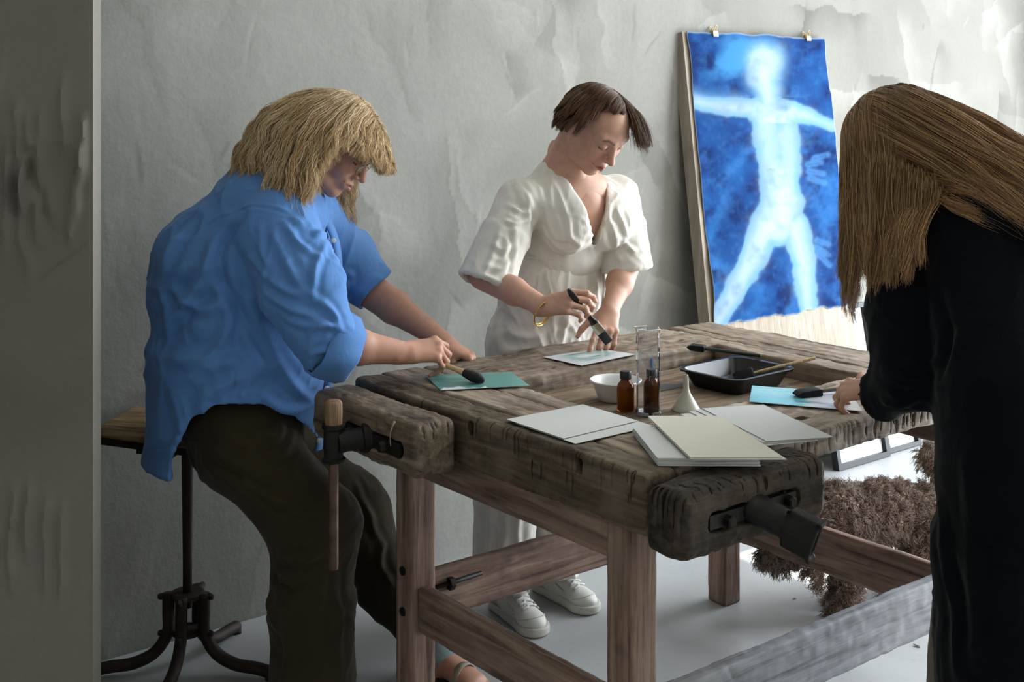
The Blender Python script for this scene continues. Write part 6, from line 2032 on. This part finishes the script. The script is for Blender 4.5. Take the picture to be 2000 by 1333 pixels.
# ================================================================== woman in the dark coat, back to us
def woman_dark():
    e = empty('person', P(1980, 1333, 2.62) * [1, 1, 0], 0, 'woman with long brown hair and a dark navy coat seen from behind at the right', 'person')
    C = P(1748, 286, 2.86)
    f = nrm((-.50, .45, -.74))
    R = head_frame(f, (-.45, .55, .70))
    NB = P(1862, 372, 2.79)
    SL, SR = P(1792, 470, 2.80), P(2085, 445, 2.62)
    EL, WL = P(1772, 742, 2.66), P(1714, 760, 2.735)
    ER, WR = P(1905, 720, 2.90), P(1742, 738, 3.0)
    HIP = P(1995, 760, 2.60)
    # ---- skin
    F = Field(C - .17, C + .17, .005)
    F.ecap(NB, C + R @ [0, -.03, -.055], .058, .054, k=.02)
    head(F, C, R)
    V1, Q1 = F.mesh(2)
    skin = [(V1, Q1)]
    Fa = Field(np.minimum(EL, WL) - [.15, .10, .08], np.maximum(EL, WL) + [.06, .12, .10], .0025)
    Fa.ecap(EL, WL, .034, (.020, .026), (0, -.45, .9), .01)
    LL, tL = hand(Fa, WL, P(1636, 764, 2.80) - WL, (-.10, -.50, .86), True, [(34, 50, 24), (42, 54, 26), (48, 56, 28), (52, 56, 30)], ((.75, .65, -.25), (10, 10)), .96)
    skin.append(Fa.mesh(2))
    Fb = Field(np.minimum(ER, WR) - [.16, .10, .08], np.maximum(ER, WR) + [.05, .10, .08], .0025)
    Fb.ecap(ER, WR, .034, (.020, .026), ZZ, .01)
    LR, tR = hand(Fb, WR, P(1660, 750, 2.965) - WR, (.05, -.35, .93), False, [(26, 30, 18), (52, 60, 28), (58, 66, 30), (60, 66, 30)], ((.45, .85, -.30), (8, 10)), .96)
    skin.append(Fb.mesh(2))
    K1, K2 = P(1905, 1230, 2.62), P(2070, 1230, 2.56)
    A1, A2 = np.array([K1[0] - .02, K1[1] + .05, .08]), np.array([K2[0], K2[1] + .03, .08])
    skin.append(core([(NB, P(1940, 520, 2.70), .05, .11), (P(1940, 520, 2.70), HIP, .11, .12), (SL, SR, .05, .05), (SL, EL, .045, .035), (SR, ER, .045, .035),
                      (HIP - [.08, 0, .05], K1, .085, .055), (K1, A1, .05, .04), (HIP + [.08, 0, -.05], K2, .085, .055), (K2, A2, .05, .04)]))
    body_mesh('body', skin, nails(tL, .96) + nails(tR, .96), M_skin1, M_nail, e)
    # ---- coat
    Mc = cloth_mat('navy_wool', '07090e', .15, 500, 1.0, sheen=.08)
    F = Field([P(1660, 0, 2.7)[0], 2.30, .20], [P(2330, 0, 2.7)[0], 3.12, 1.46], .0062)
    F.ecap(NB + [.01, -.02, -.02], NB + [.03, -.05, -.06], (.07, .07), (.12, .10), UU, .04)
    F.ecap(SL + [.02, 0, -.01], SR + [-.03, 0, -.03], (.075, .10), (.075, .10), ZZ, .05)
    F.ecap(P(1925, 460, 2.72), P(1965, 640, 2.66), (.19, .13), (.185, .135), UU, .06)
    F.ecap(P(1965, 640, 2.66), HIP, (.185, .135), (.195, .150), UU, .05)
    F.ecap(HIP, P(2012, 1050, 2.58), (.198, .155), (.215, .18), UU, .05)
    F.ecap(P(2012, 1050, 2.58), P(2022, 1400, 2.58), (.215, .18), (.225, .19), UU, .04, cap=.15)
    F.ecap(SL, P(1768, 600, 2.70), (.088, .088), (.080, .082), UU, .03)
    F.ecap(P(1768, 600, 2.70), EL, (.080, .082), (.068, .072), UU, .02)
    F.ecap(EL, P(1712, 778, 2.74), (.070, .066), (.052, .050), ZZ, .02, cap=.2)
    F.ecap(SR, P(2060, 640, 2.72), (.09, .09), (.075, .075), UU, .03)
    F.ecap(P(2060, 640, 2.72), ER, (.075, .075), (.062, .062), ZZ, .02)
    F.ecap(ER, P(1762, 738, 2.985), (.062, .060), (.046, .046), ZZ, .02, cap=.2)
    F.ecap(P(1730, 776, 2.73), P(1650, 770, 2.78), .036, .045, ZZ, .003, 'sub')
    F.ecap(P(1785, 738, 2.97), P(1700, 740, 3.02), .033, .042, ZZ, .003, 'sub')
    F.ecap(P(2016, 1250, 2.58), P(2022, 1600, 2.58), (.205, .17), (.215, .18), UU, .004, 'sub')
    V, Q = F.mesh(1)
    fl = [(pts, w, a) for pts, w, a, d in [
        ([(1830, 990), (1850, 1150), (1860, 1320)], .018, .014, 2.46), ([(1880, 900), (1890, 1100), (1900, 1300)], .020, .010, 2.42),
        ([(1760, 700), (1790, 720), (1820, 700)], .012, .010, 2.60), ([(1720, 720), (1760, 745), (1800, 740)], .012, .010, 2.60),
        ([(1720, 790), (1750, 800), (1790, 780)], .010, .008, 2.60), ([(1830, 560), (1850, 650), (1830, 740)], .016, -.012, 2.58)]]
    V = crumple(V, Q, fl, .006, axis=axes_scale((.1, 0, 1), 3, 8), seed=61, warp=.8)
    mk('coat', V, Q, Mc, e)['label'] = 'long dark navy wool coat'
    # ---- trousers and shoes
    Mt = cloth_mat('khaki_cotton', '6d6656', .08, 700)
    F = Field(np.minimum(K1, A1) - [.14, .14, .06], np.maximum(K2, A2) + [.14, .14, .12], .007)
    for K, A in ((K1, A1), (K2, A2)):
        F.ecap(K + [0, 0, .06], A + [0, 0, .02], (.085, .085), (.075, .08), UU, .02, cap=.2)
    V, Q = F.mesh(1)
    V = crumple(V, Q, (), .006, scale=(9, 9, 4), seed=9)
    mk('trousers', V, Q, Mt, e)
    Ms = plain('dark_shoe', '1c1a18', .5, .1, 40, .05)
    for A in (A1, A2):
        F = Field(A - [.2, .12, .09], A + [.12, .24, .06], .005)
        d = nrm([-.45, .8, 0]); h0 = np.array([A[0], A[1], .036]) - d * .03
        F.ecap(h0, h0 + d * .10, (.036, .034), (.036, .040), ZZ, .02); F.ecap(h0 + d * .10, h0 + d * .2, (.034, .04), (.026, .036), ZZ, .02)
        F.ecap(A + [0, 0, .02], h0 + [0, 0, .01], .04, .036, k=.02)
        V, Q = F.mesh(1); mk('shoe', V, Q, Ms, e)
    # ---- ring
    p, d, n, r = tL[2]
    q0 = LL.w((-.0095 * 1.0 - .0, .084, .002)); yy = LL.R[:, 1]; a = math.radians(46)
    dv = LL.R @ np.array([0, math.cos(a), -math.sin(a)])
    cc = q0 + dv * .020
    u, v, w = frame_of(dv)
    V, F_ = tube([cc + .0092 * (math.cos(t) * u + math.sin(t) * v) for t in np.linspace(0, 2 * math.pi, 25)], .0013, 8, False)
    mk('finger_ring', V, F_, M_brass, e)
    # ---- long hair
    rng = np.random.default_rng(77)
    Mh = hair_mat('long_brown_hair', '5c412a', '8f6c49', 'c6a274', .40)
    hp = empty('hair', (0, 0, 0)); hp.parent = e; hp['label'] = 'long straight light brown hair over the back and shoulder'
    Fh = Field(C - [.22, .2, .3], C + [.4, .2, .17], .006)
    H = Local(Fh, C, R)
    H.ell((0, -.014, .034), (.083, .101, .086), None, .01)
    H.ell((0, .02, -.01), (.070, .068, .09), None, .03)
    Fh.ecap(C + R @ [0, -.06, .02], NB + [.03, -.02, .02], (.08, .085), (.06, .09), ZZ, .05)
    Fh.ecap(NB + [.03, -.02, .02], P(1990, 390, 2.66), (.045, .10), (.02, .08), ZZ, .04)
    Fh.ecap(C + R @ [.0, -.03, -.05] + [.0, -.05, -.03], P(1775, 440, 2.72), (.06, .06), (.03, .045), UU, .04)
    V, Q = Fh.mesh(2)
    V = crumple(V, Q, (), .006, scale=(16, 16, 8), seed=15)
    mk('hair_underlayer', V, Q, plain('long_hair_base', '4a3524', .85, .3, 50, .2, Specular_IOR_Level=.05), hp)
    n = 24000
    roots, q = scalp(n, C, R, 1.04, rng, -.05, .10)
    m = rng.random(n) < .2
    q[m, 0] = rng.normal(.0, .006, m.sum()); q[m, 1] = rng.uniform(-.095, .08, m.sum())
    q[m, 2] = .034 + .081 * np.sqrt(np.clip(1 - ((q[m, 1] + .014) / .094) ** 2, .02, 1))
    roots = C + (q * 1.04) @ R.T
    side = np.sign(q[:, 0] + 1e-6); nn = q - np.array([0, -.014, .034]); nn /= np.linalg.norm(nn, axis=1, keepdims=True)
    # most strands of her right side and back are thrown over the back, the rest hang
    over = rng.random(n) < np.where(q[:, 0] > -.02, .50, .12)
    loc = np.stack([side * .75, -.35 - .2 * over, -.45 + 0 * side], 1)
    combw = loc / np.linalg.norm(loc, axis=1, keepdims=True) @ R.T
    d0 = nn @ R.T * .4 + combw; d0 /= np.linalg.norm(d0, axis=1, keepdims=True)
    ln = np.where(over, rng.uniform(.36, .52, n), rng.uniform(.30, .43, n))
    eye = np.eye(3)
    solids = [(C + R @ [0, -.014, .034], (.088, .106, .090), R), (C + R @ [0, .02, -.01], (.074, .072, .095), R),
              (P(1970, 540, 2.68), (.27, .17, .235), roty(.22)), (P(1800, 540, 2.76), (.085, .085, .24), eye), (NB + [.02, -.01, -.02], (.085, .075, .10), eye)]
    back_d = nrm(P(2080, 420, 2.55) - P(1800, 330, 2.75))
    def comb(p, t):
        return combw * (.36 * max(0, 1 - 2.4 * t)) + (over * (.62 * min(1, 3 * t)))[:, None] * back_d
    gv = np.where(over, .12, .26)
    S = grow(roots, d0, ln, 30, comb, lambda t: gv * (1 + 1.2 * t), solids, rng.uniform(.002, .024, n), .74)
    S, idx = clumped(S, 260, .70 * np.where(rng.random(n) < .12, .15, 1.0)[:, None, None], rng, .005)
    S = waves(S, .011, 20, idx, rng, .25)
    S = waves(S, .0016, 90, np.arange(n), rng, .2)
    strands('hair_strands', S, .00042, Mh, hp)
    n2 = 6500                                                 # the locks that hang in front of the shoulder
    t_ = rng.random(n2)[:, None]
    r2 = P(1700, 335, 2.72) * (1 - t_) + P(1815, 385, 2.66) * t_ + rng.normal(0, .012, (n2, 3)) + np.array([0, -.03, .02])
    d2 = np.tile(nrm([-.12, -.1, -1.0]), (n2, 1)) + rng.normal(0, .05, (n2, 3))
    S2 = grow(r2, d2, rng.uniform(.17, .27, n2) * (1 - .25 * t_[:, 0]), 22, None, .25, solids[3:4] + solids[2:3], rng.uniform(.0, .02, n2), .8)
    S2, i2 = clumped(S2, 90, .6, rng, .005)
    S2 = waves(S2, .010, 26, i2, rng, .1)
    S2 = waves(S2, .0016, 90, np.arange(n2), rng, .2)
    strands('hanging_locks', S2, .00042, Mh, hp)
    # ---- her foam brush
    foam_brush('foam_brush', P(1553, 771, 2.905), P(1705, 751, 2.975), VV + .2 * UU, 'black foam brush sweeping the pale blue coated strip', plain('taupe_handle', '6a5f52', .5, .1, 40, .05), .066, .032, .005)
woman_dark()

# ================================================================== dog
def dog():
    e = empty('dog', PZ(1700, 1190, 0), 0, 'curly brown poodle sniffing the floor behind the bench', 'dog')
    hip, chest = P(1800, 1000, 3.97), P(1640, 1012, 3.86)
    hd = P(1530, 1072, 3.74)
    Mb = plain('dog_skin', '6d5a4e', .9, .35, 60, .5, dist=.01)
    F = Field([P(1470, 0, 3.75)[0], 3.55, -.005], [P(1880, 0, 3.97)[0], 4.25, .52], .006)
    ax = nrm(hip - chest)
    F.ecap(chest, (chest + hip) / 2 + [0, 0, .012], (.090, .084), (.080, .072), ZZ, .03)
    F.ecap((chest + hip) / 2 + [0, 0, .012], hip, (.080, .072), (.084, .076), ZZ, .04)
    nk = P(1590, 1030, 3.80)
    F.ecap(chest + [-.02, 0, .01], nk, .072, .052, k=.05)
    F.ecap(nk, hd, .050, .046, k=.03)
    F.ell(hd, (.054, .048, .050), None, .02)
    F.ecap(hd + [-.02, -.01, -.015], P(1497, 1092, 3.70), .032, .024, k=.02)          # muzzle
    F.ell(P(1490, 1096, 3.69), (.011, .010, .010), None, .004)
    for dy in (-.055, .055):                                                         # ears
        a = hd + [.035, dy, .03]
        F.ecap(a, a + [.045, dy * .25, -.05], (.010, .020), (.012, .024), Y3, .008)
        F.ecap(a + [.045, dy * .25, -.05], a + [.056, dy * .3, -.125], (.012, .024), (.006, .010), Y3, .008)
    fl = PZ(1652, 1196, .03)
    # fore legs: wrist low down, folding back when lifted
    sh = chest + [.01, -.055, -.05]
    F.ecap(sh, [fl[0] + .016, fl[1] + .02, .15], .038, .028, k=.03)
    F.ecap([fl[0] + .016, fl[1] + .02, .15], [fl[0] + .006, fl[1] + .01, .035], .026, .024, k=.015)
    F.ecap([fl[0] + .006, fl[1] + .01, .030], [fl[0] - .030, fl[1] - .006, .022], (.024, .030), (.020, .028), ZZ, .015)
    sh2 = chest + [.0, .06, -.05]; f2 = np.array([fl[0] + .03, fl[1] + .13, 0])
    F.ecap(sh2, f2 + [.0, 0, .16], .042, .034, k=.03); F.ecap(f2 + [0, 0, .16], f2 + [0, 0, .03], .032, .03, k=.015)
    F.ecap(f2 + [0, 0, .028], f2 + [-.032, 0, .022], (.022, .028), (.019, .026), ZZ, .015)
    # hind legs: knee forward against the belly, hock behind
    for dy, hx, fx in ((-.06, .0, PZ(1748, 1160, .025)), (.06, .03, None)):
        h0 = hip + [.02 + hx, dy, -.04]
        kn = h0 + [-.055, dy * .1, -.085]
        hk = h0 + [.045, dy * .1, -.145] if fx is None else np.array([fx[0] + .05, fx[1] + .02, .105])
        ft = np.array([hk[0] - .03, hk[1], .024]) if fx is None else fx
        F.ecap(h0, kn, .062, .044, k=.03); F.ecap(kn, hk, .040, .028, k=.02); F.ecap(hk, ft + [.02, 0, .008], .027, .026, k=.015)
        F.ecap(ft + [.02, 0, 0], ft + [-.022, -.004, -.002], (.022, .026), (.018, .024), ZZ, .012)
    tl = hip + [.085, .0, .06]
    F.ecap(tl, P(1822, 905, 3.99), .018, .022, k=.02); F.ell(P(1822, 893, 3.99), (.035, .035, .04), None, .02)
    V, Q = F.mesh(2)
    N = vnormals(V, Q)
    V2 = V + N * (.006 * np.abs(vnoise(V * 75, 4)) + .003 * vnoise(V * 150, 8))[:, None]
    mk('body', V2, Q, Mb, e)
    V_, F_ = lathe([(.0004, -.009), (.008, -.006), (.010, 0), (.007, .007), (.0004, .009)], 12, P(1486, 1092, 3.685))
    mk('nose', V_, F_, plain('dog_nose', '0e0c0b', .3, .1, 50, .05), e)
    # curly coat
    rng = np.random.default_rng(5)
    fc = V[Q].mean(1); fn = N[Q].mean(1)
    keep = np.where(fc[:, 2] > .012)[0]
    n = 46000
    pick = rng.choice(keep, n)
    root = fc[pick] + rng.normal(0, .003, (n, 3)); nn = fn[pick] + rng.normal(0, .22, (n, 3)); nn /= np.linalg.norm(nn, axis=1, keepdims=True)
    k = 12
    cl = (np.floor(root / .019)).astype(np.int64)
    ph = (_hash(cl[:, 0], cl[:, 1], cl[:, 2], 3) * 3.14)[:, None]; lean = np.stack([_hash(cl[:, 0], cl[:, 1], cl[:, 2], 5 + j) for j in range(3)], 1)
    t = np.linspace(0, 1, k)[None, :]
    Lh = rng.uniform(.010, .020, n)[:, None]
    u = np.cross(nn, [.2, .5, .8]); u /= np.linalg.norm(u, axis=1, keepdims=True); v = np.cross(nn, u)
    cr = .0036 * t ** .6
    S = root[:, None] + nn[:, None] * (Lh * t)[..., None] + u[:, None] * (cr * np.cos(11 * t + ph))[..., None] + v[:, None] * (cr * np.sin(11 * t + ph))[..., None] \
        + (lean[:, None] * .018 + np.array([0, 0, -.006])) * (t ** 1.5)[..., None]
    S[..., 2] = np.maximum(S[..., 2], .002)
    o = strands('curly_coat', S, .00062, hair_mat('poodle_coat', '57483f', '7d6b60', 'a59587', .6), e, .5)
    tag(o, kind='stuff')
Y3 = np.array([0, 1.0, 0])
dog()

# ---- a dry leaf and crumbs on the floor
def leaf(p, s, rz, name, label):
    pts = np.array([(0, -1, .0), (.35, -.4, .15), (.45, .1, .05), (.2, .6, .2), (0, 1, .3), (-.2, .55, .15), (-.5, .1, .2), (-.3, -.5, .05)]) * s
    c, sn = math.cos(rz), math.sin(rz)
    pts = np.stack([pts[:, 0] * c - pts[:, 1] * sn, pts[:, 0] * sn + pts[:, 1] * c, pts[:, 2] + .001], 1) + p
    V, F = prism(pts, (0, 0, .0008))
    tag(mk(name, V, F, plain('dry_leaf', '3a2f22', .8, .3, 60, .1), smooth=False, origin=p), label, 'leaf')
leaf(PZ(1790, 1264, 0), .012, .6, 'dry_leaf', 'curled dry leaf on the floor under the grey front board')
leaf(PZ(1551, 1171, 0), .006, 1.9, 'dry_leaf', 'tiny dark leaf crumb on the floor left of the dog')
